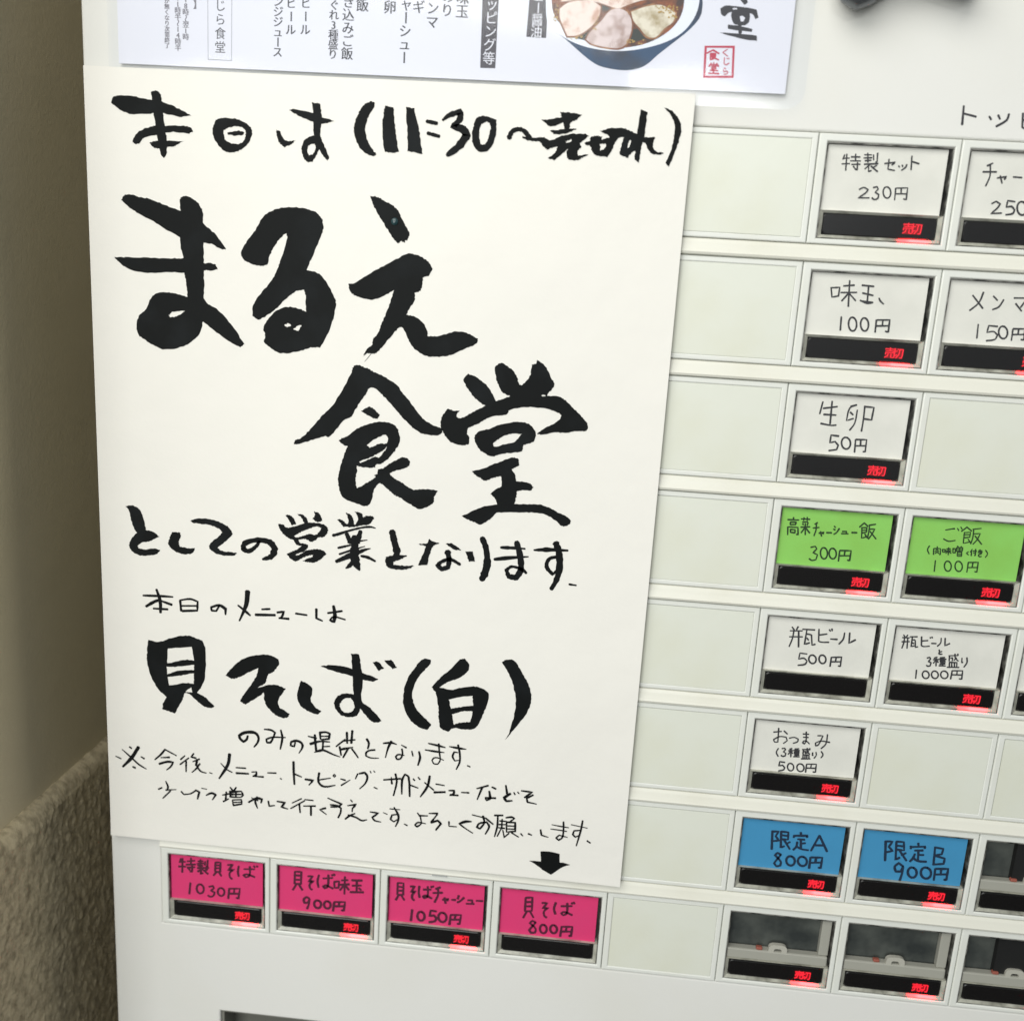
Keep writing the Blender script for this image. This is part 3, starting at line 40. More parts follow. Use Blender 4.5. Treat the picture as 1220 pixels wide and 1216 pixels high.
'card_5_3': 'S236.88,-128.4,0.26 236.95,-129.17,0.27;S234.92,-129.39,0.27 238.92,-129.25,0.23;S236.04,-130.22,0.27 237.99,-130.12,0.27 237.93,-131.01,0.25 236.04,-131.19,0.24 235.92,-130.32,0.22;S235.26,-132.05,0.25 235.56,-135.06,0.21;S235.23,-132.07,0.2 238.89,-132.03,0.25 239.27,-134.77,0.26 238.62,-134.58,0.22;S236.39,-132.93,0.24 237.96,-132.96,0.22 238.07,-134.12,0.26 236.45,-134,0.26 236.3,-132.83,0.24;S239.64,-128.75,0.2 242.78,-128.66,0.23;S240.62,-128.22,0.27 240.57,-129.24,0.2;S241.72,-127.93,0.2 241.84,-129.17,0.22;S242.16,-129.61,0.23 240.23,-129.87,0.23;S240.4,-130.42,0.26 240.69,-130.95,0.21;S241.33,-130.29,0.23 241.46,-130.87,0.22;S242.21,-129.92,0.24 242.12,-130.94,0.23;S239.89,-131.82,0.26 243.11,-131.43,0.23;S241.36,-130.78,0.25 241.81,-134.53,0.23;S241.4,-131.77,0.26 240.25,-133.91,0.21;S241.54,-131.78,0.23 243.29,-133.76,0.27;S245.62,-129.63,0.24 244.69,-130.33,0.22;S244.22,-131.79,0.2 246.41,-131.41,0.23;S245.26,-130.21,0.24 245.39,-132.48,0.21 244.94,-134.67,0.22;S246.61,-133.54,0.27 248.38,-133.04,0.22 247.99,-133.67,0.27;S247.06,-132.82,0.21 247.65,-134.6,0.25;S249.25,-133.1,0.26 251.07,-133.04,0.27;S251.66,-130.51,0.23 252.18,-130.95,0.2;S251.54,-131.59,0.21 252.16,-131.87,0.27;S251.88,-133.52,0.21 252.79,-132.8,0.21 253.57,-131.22,0.26;S254.77,-132.25,0.24 256.23,-132.11,0.22 256.25,-132.96,0.21;S254.5,-133.05,0.22 256.96,-132.92,0.21;S258.11,-132.36,0.27 260,-132.28,0.27;S262.02,-128.5,0.22 260.62,-130.14,0.25;S262.08,-128.47,0.23 263.6,-129.7,0.23;S261.51,-130.19,0.24 261.94,-134.23,0.21 263.51,-133.57,0.21;S261.4,-130.32,0.2 263.29,-130.18,0.26 263.26,-131.88,0.26 261.72,-132.29,0.25;S261.55,-131.29,0.2 263.28,-131.08,0.21;S262.86,-132.57,0.23 263.87,-133.85,0.22;S263.86,-129.22,0.26 266.19,-128.68,0.22;S264.1,-129.04,0.2 264.12,-132.02,0.22 263.95,-134.02,0.27;S264.38,-130.63,0.23 266.08,-130.45,0.23 265.32,-132.55,0.2 264.34,-134.32,0.25;S264.54,-131.44,0.22 267.06,-134.1,0.21;S244.36,-139.07,0.23 245.94,-138.53,0.22 246.59,-139.44,0.23 245.46,-140.99,0.26 247.14,-141.63,0.21 246.8,-143.5,0.21 245.37,-143.93,0.22 244.35,-143.36,0.27;S249.45,-138.85,0.25 250.18,-139.6,0.25 250.59,-140.84,0.25 250.52,-142.09,0.25 250.01,-142.88,0.25 249.24,-142.9,0.25 248.51,-142.15,0.25 248.1,-140.92,0.25 248.16,-139.66,0.25 248.68,-138.88,0.25 249.45,-138.85,0.25;S252.6,-138.85,0.25 253.35,-139.55,0.25 253.75,-140.71,0.25 253.68,-141.89,0.25 253.14,-142.63,0.25 252.35,-142.65,0.25 251.61,-141.95,0.25 251.2,-140.79,0.25 251.28,-139.61,0.25 251.82,-138.87,0.25 252.6,-138.85,0.25;S254.82,-139.49,0.26 254.89,-143.45,0.23;S254.84,-139.38,0.26 258.86,-139.16,0.26 258.85,-142.96,0.26 257.98,-142.77,0.2;S256.68,-139.29,0.26 256.69,-141.12,0.23;S254.86,-141.38,0.24 258.82,-141.06,0.2',
'card_6_3': 'S290.81,-128.87,0.17 293.82,-128.07,0.23 293.89,-128.34,0.2;S290.67,-132.17,0.22 292.56,-132.91,0.2 294.84,-132.4,0.19;S294.86,-127.9,0.17 295.49,-128.71,0.2;S295.95,-127.34,0.19 296.56,-128.14,0.18;S298.21,-127.14,0.2 296.42,-128.92,0.22;S297.96,-127.12,0.2 299.98,-128.53,0.22;S297.49,-129.13,0.18 297.76,-133.25,0.19 299.73,-132.64,0.18;S297.5,-129.31,0.17 299.62,-128.96,0.18 299.64,-130.81,0.2 297.61,-131.22,0.22;S297.37,-130.08,0.19 299.53,-129.89,0.18;S299.17,-131.55,0.17 300.35,-132.96,0.2;S300.22,-127.85,0.18 303.12,-127.27,0.18;S300.57,-127.76,0.2 300.71,-130.92,0.19 300.34,-133.25,0.22;S300.99,-129.47,0.18 303.07,-129.17,0.18 302.28,-131.6,0.19 301.12,-133.33,0.18;S301.36,-130.17,0.21 304.19,-133.12,0.2;S286.16,-135.06,0.2 285.67,-136.58,0.2 286.5,-138.11,0.18;S287.76,-135.97,0.2 288.04,-138.22,0.22;S287.81,-136,0.22 290.15,-135.82,0.17 290.41,-138.1,0.19 290.04,-137.95,0.18;S288.9,-135.16,0.19 288.94,-136.5,0.19 288.41,-136.92,0.19;S289,-136.48,0.2 289.72,-136.8,0.2;S289.08,-137.17,0.18 288.57,-137.7,0.23;S289.16,-137.17,0.19 289.81,-137.6,0.19;S290.87,-136.06,0.23 291.05,-137.03,0.18 291.89,-136.89,0.2;S290.82,-136.07,0.18 291.86,-136.04,0.21 291.88,-136.88,0.21;S292.29,-135.8,0.2 293.64,-135.65,0.21;S292.06,-136.56,0.18 293.91,-136.32,0.22;S292.89,-135.22,0.21 293.17,-137.93,0.18;S292.9,-136.57,0.19 292.2,-137.31,0.21;S293.11,-136.58,0.2 294.07,-137.23,0.21;S294.44,-135.35,0.2 294.69,-136.97,0.18 295.47,-136.95,0.21 295.33,-135.42,0.18 294.48,-135.45,0.2;S295.85,-134.38,0.21 296.24,-134.74,0.17;S297.33,-134.42,0.19 297.15,-134.83,0.2;S295.7,-135.03,0.17 295.86,-136.33,0.18 297.89,-136.22,0.19 297.85,-134.86,0.22 295.72,-135.05,0.19;S296.78,-134.93,0.18 296.92,-136.3,0.19;S295.77,-135.66,0.17 297.85,-135.6,0.2;S296.29,-136.63,0.17 296.39,-138.12,0.18 297.91,-138.05,0.21 297.74,-136.63,0.21 296.28,-136.65,0.19;S296.31,-137.45,0.2 297.77,-137.41,0.2;S301.24,-135.14,0.17 300.72,-136.26,0.19;S301.08,-135.81,0.2 301.26,-137.63,0.22;S301.54,-135.83,0.2 302.87,-135.8,0.22;S302.4,-135.05,0.21 302.65,-137.47,0.19 302.35,-137.32,0.21;S301.85,-136.42,0.17 302.19,-136.63,0.17;S303.45,-135.62,0.21 304.75,-135.42,0.17;S303.42,-136.21,0.23 304.91,-135.95,0.21;S303.88,-135.11,0.21 304.71,-136.64,0.2;S304.62,-136.65,0.19 303.89,-136.84,0.2 303.72,-137.32,0.21 304.2,-137.76,0.2 304.86,-137.54,0.17;S305.89,-135.14,0.2 306.78,-136.4,0.17 306.23,-137.8,0.18;S289.04,-140.33,0.19 289.26,-144.47,0.21;S293.77,-140.3,0.21 294.49,-140.97,0.21 294.9,-142.07,0.21 294.86,-143.19,0.21 294.37,-143.9,0.21 293.63,-143.92,0.21 292.92,-143.25,0.21 292.5,-142.14,0.21 292.55,-141.02,0.21 293.03,-140.32,0.21 293.77,-140.3,0.21;S297.59,-140.06,0.21 298.34,-140.73,0.21 298.78,-141.83,0.21 298.72,-142.95,0.21 298.2,-143.66,0.21 297.41,-143.68,0.21 296.65,-143.01,0.21 296.22,-141.9,0.21 296.27,-140.78,0.21 296.8,-140.08,0.21 297.59,-140.06,0.21;S300.63,-140.12,0.21 300.7,-143.83,0.18;S300.54,-140.16,0.21 304.06,-139.83,0.22 304.18,-143.52,0.2 303.37,-143.33,0.19;S302.23,-140.11,0.22 302.26,-141.83,0.22;S300.74,-142.06,0.18 304.08,-141.76,0.17;S300.04,-136.16,0.16 299.39,-136.75,0.16 300.25,-137.4,0.16',
'card_5_4': 'S241.47,-170,0.23 242.44,-171.12,0.25;S243.69,-169.67,0.28 243.23,-170.9,0.25;S240.95,-171.53,0.21 245.4,-171.19,0.24;S240.98,-173.89,0.22 245.77,-173.5,0.23;S242.31,-171.46,0.28 242.14,-174.48,0.23 241.33,-177.75,0.24;S244.08,-171.4,0.28 244.79,-177.65,0.28;S245.39,-170.54,0.23 249.87,-170.41,0.28;S246.98,-170.57,0.22 246.82,-176.39,0.28 248.63,-175.59,0.29;S248.81,-172.4,0.24 247.03,-172.22,0.28;S248.89,-172.45,0.26 249.62,-176.48,0.22 250.73,-175.96,0.28;S247.34,-173.8,0.24 248.1,-174.6,0.25;S251.33,-169.93,0.23 251.79,-174.67,0.25 252.98,-174.96,0.22 255.59,-174.76,0.25;S251.55,-172.29,0.28 254.51,-171.6,0.24;S255.08,-169.81,0.25 255.58,-170.39,0.25;S255.97,-169.44,0.29 256.25,-170.23,0.22;S255.96,-173.43,0.22 258.47,-173.36,0.28;S260.78,-170.54,0.21 260.6,-173.12,0.27 259.29,-175.12,0.27;S262.62,-170.4,0.28 262.91,-174.47,0.28 265.09,-172.91,0.28;S248.22,-180.05,0.21 245.58,-179.95,0.22 245.43,-182.33,0.23 247.24,-181.82,0.26 248.55,-182.82,0.21 247.97,-184.18,0.29 245.4,-184.81,0.22;S250.65,-180.34,0.27 251.4,-180.93,0.27 251.79,-181.9,0.27 251.68,-182.9,0.27 251.09,-183.53,0.27 250.26,-183.56,0.27 249.51,-182.97,0.27 249.11,-181.99,0.27 249.23,-181,0.27 249.82,-180.37,0.27 250.65,-180.34,0.27;S254.26,-180.01,0.27 254.97,-180.6,0.27 255.35,-181.57,0.27 255.25,-182.57,0.27 254.71,-183.2,0.27 253.93,-183.22,0.27 253.22,-182.64,0.27 252.84,-181.66,0.27 252.94,-180.67,0.27 253.48,-180.04,0.27 254.26,-180.01,0.27;S257.25,-180.48,0.25 257.23,-184.18,0.27;S257.25,-180.55,0.23 260.92,-180.15,0.28 260.97,-183.84,0.25 260.15,-183.68,0.24;S259.01,-180.45,0.24 258.93,-182.17,0.27;S257.26,-182.33,0.29 260.88,-181.97,0.22',
'card_6_4': 'S282.07,-169.48,0.21 282.75,-170.24,0.22;S283.56,-169.41,0.23 283.21,-170.2,0.22;S281.84,-170.56,0.24 284.35,-170.48,0.19;S281.82,-172.19,0.24 284.6,-171.92,0.2;S282.58,-170.6,0.19 282.59,-172.53,0.26 282.21,-174.73,0.21;S283.75,-170.6,0.23 284.05,-174.62,0.22;S284.47,-170.04,0.21 287.14,-169.78,0.23;S285.32,-170.01,0.22 285.42,-173.84,0.23 286.52,-173.36,0.21;S286.46,-171,0.2 285.36,-171.22,0.23;S286.55,-171.29,0.23 286.99,-174.02,0.2 287.84,-173.59,0.21;S285.68,-172.26,0.25 286.26,-172.61,0.22;S288.6,-169.59,0.25 289.03,-173.08,0.24 289.89,-173.35,0.21 291.97,-173.01,0.2;S288.81,-171.27,0.24 291.09,-170.91,0.24;S291.64,-169.57,0.19 291.87,-169.94,0.22;S292.22,-169.36,0.24 292.57,-169.8,0.21;S292.48,-171.88,0.24 294.2,-171.8,0.23;S295.64,-169.52,0.19 295.72,-171.42,0.2 294.76,-172.77,0.25;S297.06,-169.42,0.25 297.41,-172.35,0.24 299.04,-171.34,0.24;S295.58,-174.08,0.23 295.89,-174.89,0.23;S296.72,-174.65,0.21 295.83,-175.14,0.21 295.68,-175.57,0.23 296.13,-175.76,0.26 296.97,-175.7,0.21;S291.78,-177.71,0.25 292.67,-177.31,0.24 293.1,-177.95,0.23 292.49,-178.98,0.24 293.48,-179.39,0.23 293.35,-180.62,0.23 292.55,-180.85,0.24 291.95,-180.53,0.21;S295.36,-176.96,0.22 294.34,-177.49,0.24;S294.09,-178.12,0.22 296,-177.87,0.25;S295.07,-177.36,0.19 295.44,-180.47,0.23;S295.02,-178.16,0.22 294.33,-179.53,0.21;S295.28,-178.29,0.25 296.02,-179.01,0.26;S296.43,-177.15,0.24 298.11,-176.89,0.25;S296.27,-177.67,0.24 298.68,-177.52,0.23;S296.64,-178.13,0.26 296.86,-179.03,0.2 298.48,-179.07,0.2 298.35,-178.1,0.2 296.76,-178.13,0.25;S296.78,-178.56,0.24 298.44,-178.48,0.19;S297.45,-177.03,0.21 297.85,-180.2,0.22;S296.68,-179.66,0.25 298.67,-179.47,0.2;S296.5,-180.31,0.25 298.86,-180.21,0.23;S299.38,-176.11,0.19 302.75,-175.73,0.19;S299.71,-176.19,0.25 299.86,-178.18,0.23;S300.29,-177,0.23 300.93,-176.7,0.19 300.93,-178.05,0.2;S301.51,-175.21,0.24 301.91,-176.81,0.25 303.15,-177.9,0.2;S302.31,-176.66,0.24 301.5,-177.77,0.2;S302.47,-175.13,0.24 302.8,-175.57,0.19;S300.06,-178.6,0.25 300.27,-180.57,0.22;S300.02,-178.62,0.25 302.73,-178.51,0.23 302.95,-180.44,0.21;S300.87,-178.57,0.19 301.14,-180.48,0.26;S301.87,-178.66,0.25 302.09,-180.36,0.21;S299.46,-180.63,0.2 303.77,-180.32,0.23;S304.24,-176.53,0.2 304.44,-178.42,0.2 304.83,-178.18,0.21;S305.96,-176.26,0.25 306.29,-178.15,0.24 305.49,-180.04,0.23;S288.7,-182.69,0.25 288.92,-186.1,0.2;S292.45,-182.86,0.24 293.14,-183.37,0.24 293.52,-184.23,0.24 293.43,-185.1,0.24 292.91,-185.65,0.24 292.15,-185.68,0.24 291.45,-185.17,0.24 291.08,-184.31,0.24 291.17,-183.43,0.24 291.69,-182.88,0.24 292.45,-182.86,0.24;S295.73,-182.55,0.24 296.42,-183.07,0.24 296.8,-183.92,0.24 296.71,-184.79,0.24 296.19,-185.35,0.24 295.44,-185.37,0.24 294.74,-184.86,0.24 294.36,-184,0.24 294.45,-183.13,0.24 294.97,-182.58,0.24 295.73,-182.55,0.24;S299.11,-182.24,0.24 299.85,-182.75,0.24 300.25,-183.61,0.24 300.15,-184.48,0.24 299.59,-185.03,0.24 298.78,-185.06,0.24 298.04,-184.55,0.24 297.64,-183.69,0.24 297.75,-182.82,0.24 298.31,-182.27,0.24 299.11,-182.24,0.24;S301.53,-181.79,0.25 301.48,-185.13,0.26;S301.48,-181.81,0.23 305.27,-181.48,0.23 305.44,-184.81,0.24 304.46,-184.7,0.23;S303.32,-181.74,0.19 303.41,-183.23,0.21;S301.56,-183.39,0.21 305.29,-183.16,0.25',
'card_7_4': 'S326.14,-169.28,0.21 326.84,-170.22,0.21;S327.82,-169.31,0.2 327.5,-170.05,0.23;S325.82,-170.51,0.22 328.72,-170.4,0.21;S326.13,-172.35,0.2 328.96,-172.14,0.21;S326.66,-170.51,0.23 326.85,-172.67,0.23 326.47,-175,0.25;S328.07,-170.54,0.23 328.55,-174.89,0.23;S328.91,-169.91,0.24 331.63,-169.73,0.25;S329.57,-169.83,0.25 329.88,-174.2,0.23 331.02,-173.54,0.19;S331.17,-171.05,0.25 329.95,-171.07,0.21;S331.04,-171.33,0.19 331.59,-174.07,0.25 332.33,-173.8,0.22;S330.22,-172.24,0.25 330.73,-172.79,0.25;S332.8,-169.32,0.24 333.32,-172.93,0.24 334.17,-173.12,0.19 336.28,-172.92,0.21;S333.03,-171.08,0.25 335.22,-170.64,0.23;S335.7,-169.24,0.21 335.96,-169.75,0.25;S336.24,-168.98,0.25 336.5,-169.46,0.23;S329.18,-179.77,0.19 329.51,-183.1,0.21;S331.94,-179.77,0.23 332.56,-180.3,0.23 332.93,-181.18,0.23 332.89,-182.08,0.23 332.47,-182.65,0.23 331.83,-182.67,0.23 331.2,-182.14,0.23 330.84,-181.26,0.23 330.87,-180.36,0.23 331.29,-179.79,0.23 331.94,-179.77,0.23;S334.24,-179.44,0.24 334.25,-182.67,0.21;S334.09,-179.44,0.25 337.45,-179.14,0.25 337.64,-182.26,0.24 336.9,-182.22,0.25;S335.79,-179.35,0.2 335.86,-180.79,0.22;S334.28,-180.96,0.2 337.58,-180.68,0.19',
'card_5_5': 'S239.74,-212.59,0.25 242.72,-212,0.22;S241.47,-210.78,0.26 241.81,-216.56,0.21 240.58,-216.62,0.21 240.07,-215.65,0.24 242.23,-214.19,0.22 244.64,-214.19,0.23 245.26,-215.62,0.22 243.94,-216.89,0.21;S243.56,-211.7,0.26 245.01,-212.9,0.26;S245.88,-214.5,0.25 247.75,-213.98,0.21 249.3,-214.58,0.23 249.08,-215.69,0.25 247.58,-216.43,0.23;S250.79,-212.26,0.25 253.02,-212.17,0.22;S251.03,-213.58,0.21 252.98,-213.49,0.23;S251.89,-211.25,0.27 252.29,-215.2,0.22 251.8,-216.33,0.22 251.06,-215.82,0.25 251.53,-215.01,0.23 252.52,-215.12,0.2 253.69,-216.11,0.22;S256.27,-212.44,0.22 258.31,-212.26,0.23 257.05,-216.18,0.24 256.1,-216.66,0.24 255.84,-215.57,0.23 257.68,-214.5,0.2 261.18,-214.73,0.27;S259.91,-211.55,0.21 259.79,-215.53,0.24 258.24,-217.61,0.23;S242.36,-219.03,0.23 241.75,-220.74,0.23 242.64,-222.42,0.24;S243.65,-219.04,0.22 244.65,-218.73,0.21 245.06,-219.36,0.23 244.35,-220.32,0.21 245.4,-220.83,0.2 245.2,-221.92,0.27 244.36,-222.22,0.25 243.68,-221.84,0.26;S247.45,-218.62,0.25 246.57,-218.99,0.25;S246.24,-219.71,0.26 247.92,-219.45,0.24;S247.08,-218.86,0.26 247.41,-222.15,0.24;S247.09,-219.74,0.26 246.28,-221.16,0.24;S247.2,-219.84,0.24 247.97,-220.67,0.21;S248.5,-218.72,0.23 250,-218.45,0.23;S248.15,-219.25,0.2 250.31,-219.11,0.21;S248.5,-219.76,0.23 248.65,-220.69,0.25 250.2,-220.63,0.2 250.2,-219.59,0.24 248.53,-219.74,0.23;S248.62,-220.15,0.26 250.23,-220.04,0.25;S249.33,-218.54,0.21 249.62,-221.88,0.21;S248.66,-221.32,0.22 250.4,-221.05,0.26;S248.34,-221.92,0.21 250.61,-221.75,0.22;S251.32,-218.65,0.22 254.23,-218.38,0.26;S251.77,-218.64,0.23 251.78,-220.45,0.27;S252.13,-219.45,0.25 252.72,-219.26,0.2 252.62,-220.25,0.22;S253.08,-217.87,0.22 253.31,-219.31,0.24 254.35,-220.33,0.2;S253.66,-219,0.27 253.11,-220.1,0.26;S253.88,-217.95,0.22 254.23,-218.12,0.25;S251.83,-220.82,0.22 252.03,-222.38,0.21;S251.84,-220.88,0.23 254.1,-220.71,0.25 254.27,-222.23,0.26;S252.69,-220.82,0.2 252.71,-222.4,0.26;S253.36,-220.78,0.24 253.41,-222.33,0.27;S251.41,-222.55,0.26 254.81,-222.25,0.22;S255.35,-219.56,0.26 255.43,-220.78,0.26 255.69,-220.6,0.23;S256.57,-219.28,0.25 256.84,-220.51,0.2 256.17,-221.81,0.25;S258.46,-218.73,0.24 259.31,-220.05,0.23 258.72,-221.41,0.23;S245.46,-224.67,0.26 243.53,-224.52,0.25 243.35,-226.3,0.24 244.75,-225.92,0.27 245.67,-226.85,0.26 245.29,-227.82,0.27 243.46,-228.4,0.24;S248,-224.87,0.25 248.66,-225.41,0.25 249.01,-226.32,0.25 248.91,-227.25,0.25 248.4,-227.85,0.25 247.68,-227.88,0.25 247.02,-227.33,0.25 246.67,-226.42,0.25 246.77,-225.49,0.25 247.28,-224.9,0.25 248,-224.87,0.25;S251.76,-224.68,0.25 252.51,-225.24,0.25 252.9,-226.18,0.25 252.77,-227.15,0.25 252.19,-227.76,0.25 251.36,-227.8,0.25 250.61,-227.24,0.25 250.22,-226.29,0.25 250.35,-225.33,0.25 250.94,-224.72,0.25 251.76,-224.68,0.25;S253.69,-224.54,0.26 253.72,-227.99,0.26;S253.76,-224.5,0.2 257.32,-224.2,0.23 257.42,-227.64,0.25 256.46,-227.49,0.25;S255.48,-224.45,0.22 255.43,-226.06,0.21;S253.64,-226.19,0.25 257.25,-225.92,0.26',
'card_5_6': 'S244.24,-254.02,0.37 244.9,-262.06,0.39;S244.27,-254.35,0.39 246.66,-254.04,0.32 245.75,-256.21,0.34 247.24,-257.96,0.38 244.88,-258.45,0.3;S247.59,-253.84,0.35 248.3,-261.01,0.36 249.61,-260.08,0.3;S247.69,-253.99,0.39 250.38,-254.03,0.34 250.64,-257.16,0.32 247.98,-257.27,0.4;S247.89,-255.52,0.34 250.69,-255.59,0.33;S249.08,-257.32,0.38 251.86,-261.27,0.32;S251.58,-258.08,0.32 250.11,-259.17,0.32;S255.15,-253.55,0.4 255.28,-254.34,0.35;S252.83,-255.06,0.39 252.69,-256.02,0.34;S252.75,-255.22,0.34 257.92,-254.67,0.4 257.64,-255.46,0.33;S254.28,-256.57,0.3 257.02,-256.51,0.35;S255.51,-256.5,0.39 256,-260.43,0.39;S255.82,-258.27,0.31 257.46,-257.96,0.33;S254.29,-257.74,0.39 254.17,-259.8,0.33 253.16,-261.36,0.38;S254.01,-259.48,0.35 255.98,-260.64,0.29 258.98,-260.85,0.31;S262.4,-253.99,0.32 259.97,-261.02,0.34;S262.39,-254.06,0.37 266.16,-260.67,0.38;S261,-258.47,0.36 264.62,-258.13,0.37;S248.75,-264,0.37 247.39,-263.26,0.33 246.36,-264.32,0.36 248.99,-266.98,0.31 249,-268.73,0.37 247.58,-269.25,0.32 246.53,-267.99,0.35 247.22,-266.54,0.32 248.74,-263.92,0.32;S252.96,-264.26,0.37 253.88,-264.96,0.37 254.35,-266.14,0.37 254.2,-267.36,0.37 253.48,-268.15,0.37 252.47,-268.2,0.37 251.54,-267.49,0.37 251.07,-266.31,0.37 251.22,-265.09,0.37 251.95,-264.31,0.37 252.96,-264.26,0.37;S257.54,-263.95,0.37 258.51,-264.65,0.37 259,-265.83,0.37 258.84,-267.05,0.37 258.08,-267.83,0.37 257.01,-267.88,0.37 256.05,-267.18,0.37 255.55,-266,0.37 255.72,-264.78,0.37 256.48,-264,0.37 257.54,-263.95,0.37;S260.16,-263.83,0.35 260.22,-268.66,0.4;S260.29,-263.84,0.37 264.69,-263.47,0.34 264.62,-268.12,0.37 263.64,-267.92,0.3;S262.34,-263.81,0.4 262.26,-265.92,0.38;S260.2,-266.23,0.31 264.49,-265.64,0.32',
'card_6_6': 'S287.71,-253.69,0.39 288.67,-262.21,0.4;S287.75,-253.88,0.34 290.32,-253.65,0.34 289.23,-256.06,0.37 290.96,-257.69,0.36 288.61,-258.45,0.37;S291.75,-253.49,0.35 292.58,-261.43,0.34 293.97,-260.19,0.38;S291.7,-253.51,0.36 294.56,-253.43,0.35 295.19,-256.96,0.31 292.15,-256.92,0.41;S291.97,-255.2,0.33 294.79,-255.26,0.38;S293.58,-257.31,0.34 296.72,-261.32,0.34;S296.05,-257.98,0.34 294.51,-259.17,0.39;S300,-253.25,0.36 300.25,-254.33,0.31;S297.43,-254.78,0.35 297.61,-255.95,0.37;S297.68,-255.19,0.33 302.99,-254.43,0.32 302.66,-255.29,0.34;S299.12,-256.57,0.32 302.27,-256.18,0.4;S300.57,-256.69,0.36 300.97,-260.45,0.31;S300.97,-258.27,0.31 302.81,-258.09,0.36;S299.46,-257.95,0.33 298.98,-259.88,0.38 298.01,-261.47,0.36;S298.89,-259.68,0.37 300.93,-260.89,0.37 304.24,-260.87,0.39;S306.54,-254.29,0.32 307.08,-261.94,0.36;S306.32,-254.34,0.3 309.71,-254.68,0.33 309.48,-256.99,0.33 307.21,-257.75,0.36;S307.31,-257.93,0.41 310.86,-258.76,0.33 310.82,-261.03,0.38 307.01,-261.78,0.31;S295.83,-263.84,0.35 293.95,-262.61,0.39 292.66,-264.29,0.38 293.37,-266.37,0.39 295.2,-266.13,0.4 295.85,-263.77,0.31;S295.87,-264.16,0.35 295.82,-267.01,0.35 295.41,-270.12,0.4;S299.8,-263.96,0.38 300.76,-264.72,0.38 301.29,-265.99,0.38 301.18,-267.31,0.38 300.47,-268.15,0.38 299.44,-268.21,0.38 298.47,-267.45,0.38 297.94,-266.16,0.38 298.06,-264.85,0.38 298.77,-264.01,0.38 299.8,-263.96,0.38;S305.02,-263.39,0.38 306.13,-264.21,0.38 306.73,-265.6,0.38 306.59,-267.03,0.38 305.77,-267.96,0.38 304.57,-268.02,0.38 303.46,-267.19,0.38 302.86,-265.79,0.38 303,-264.36,0.38 303.82,-263.45,0.38 305.02,-263.39,0.38;S308,-263.41,0.33 308.21,-268.51,0.34;S308.04,-263.5,0.35 312.83,-263.03,0.39 312.9,-267.85,0.35 311.95,-267.77,0.37;S310.25,-263.22,0.4 310.4,-265.55,0.32;S308.21,-265.96,0.33 312.67,-265.41,0.36',
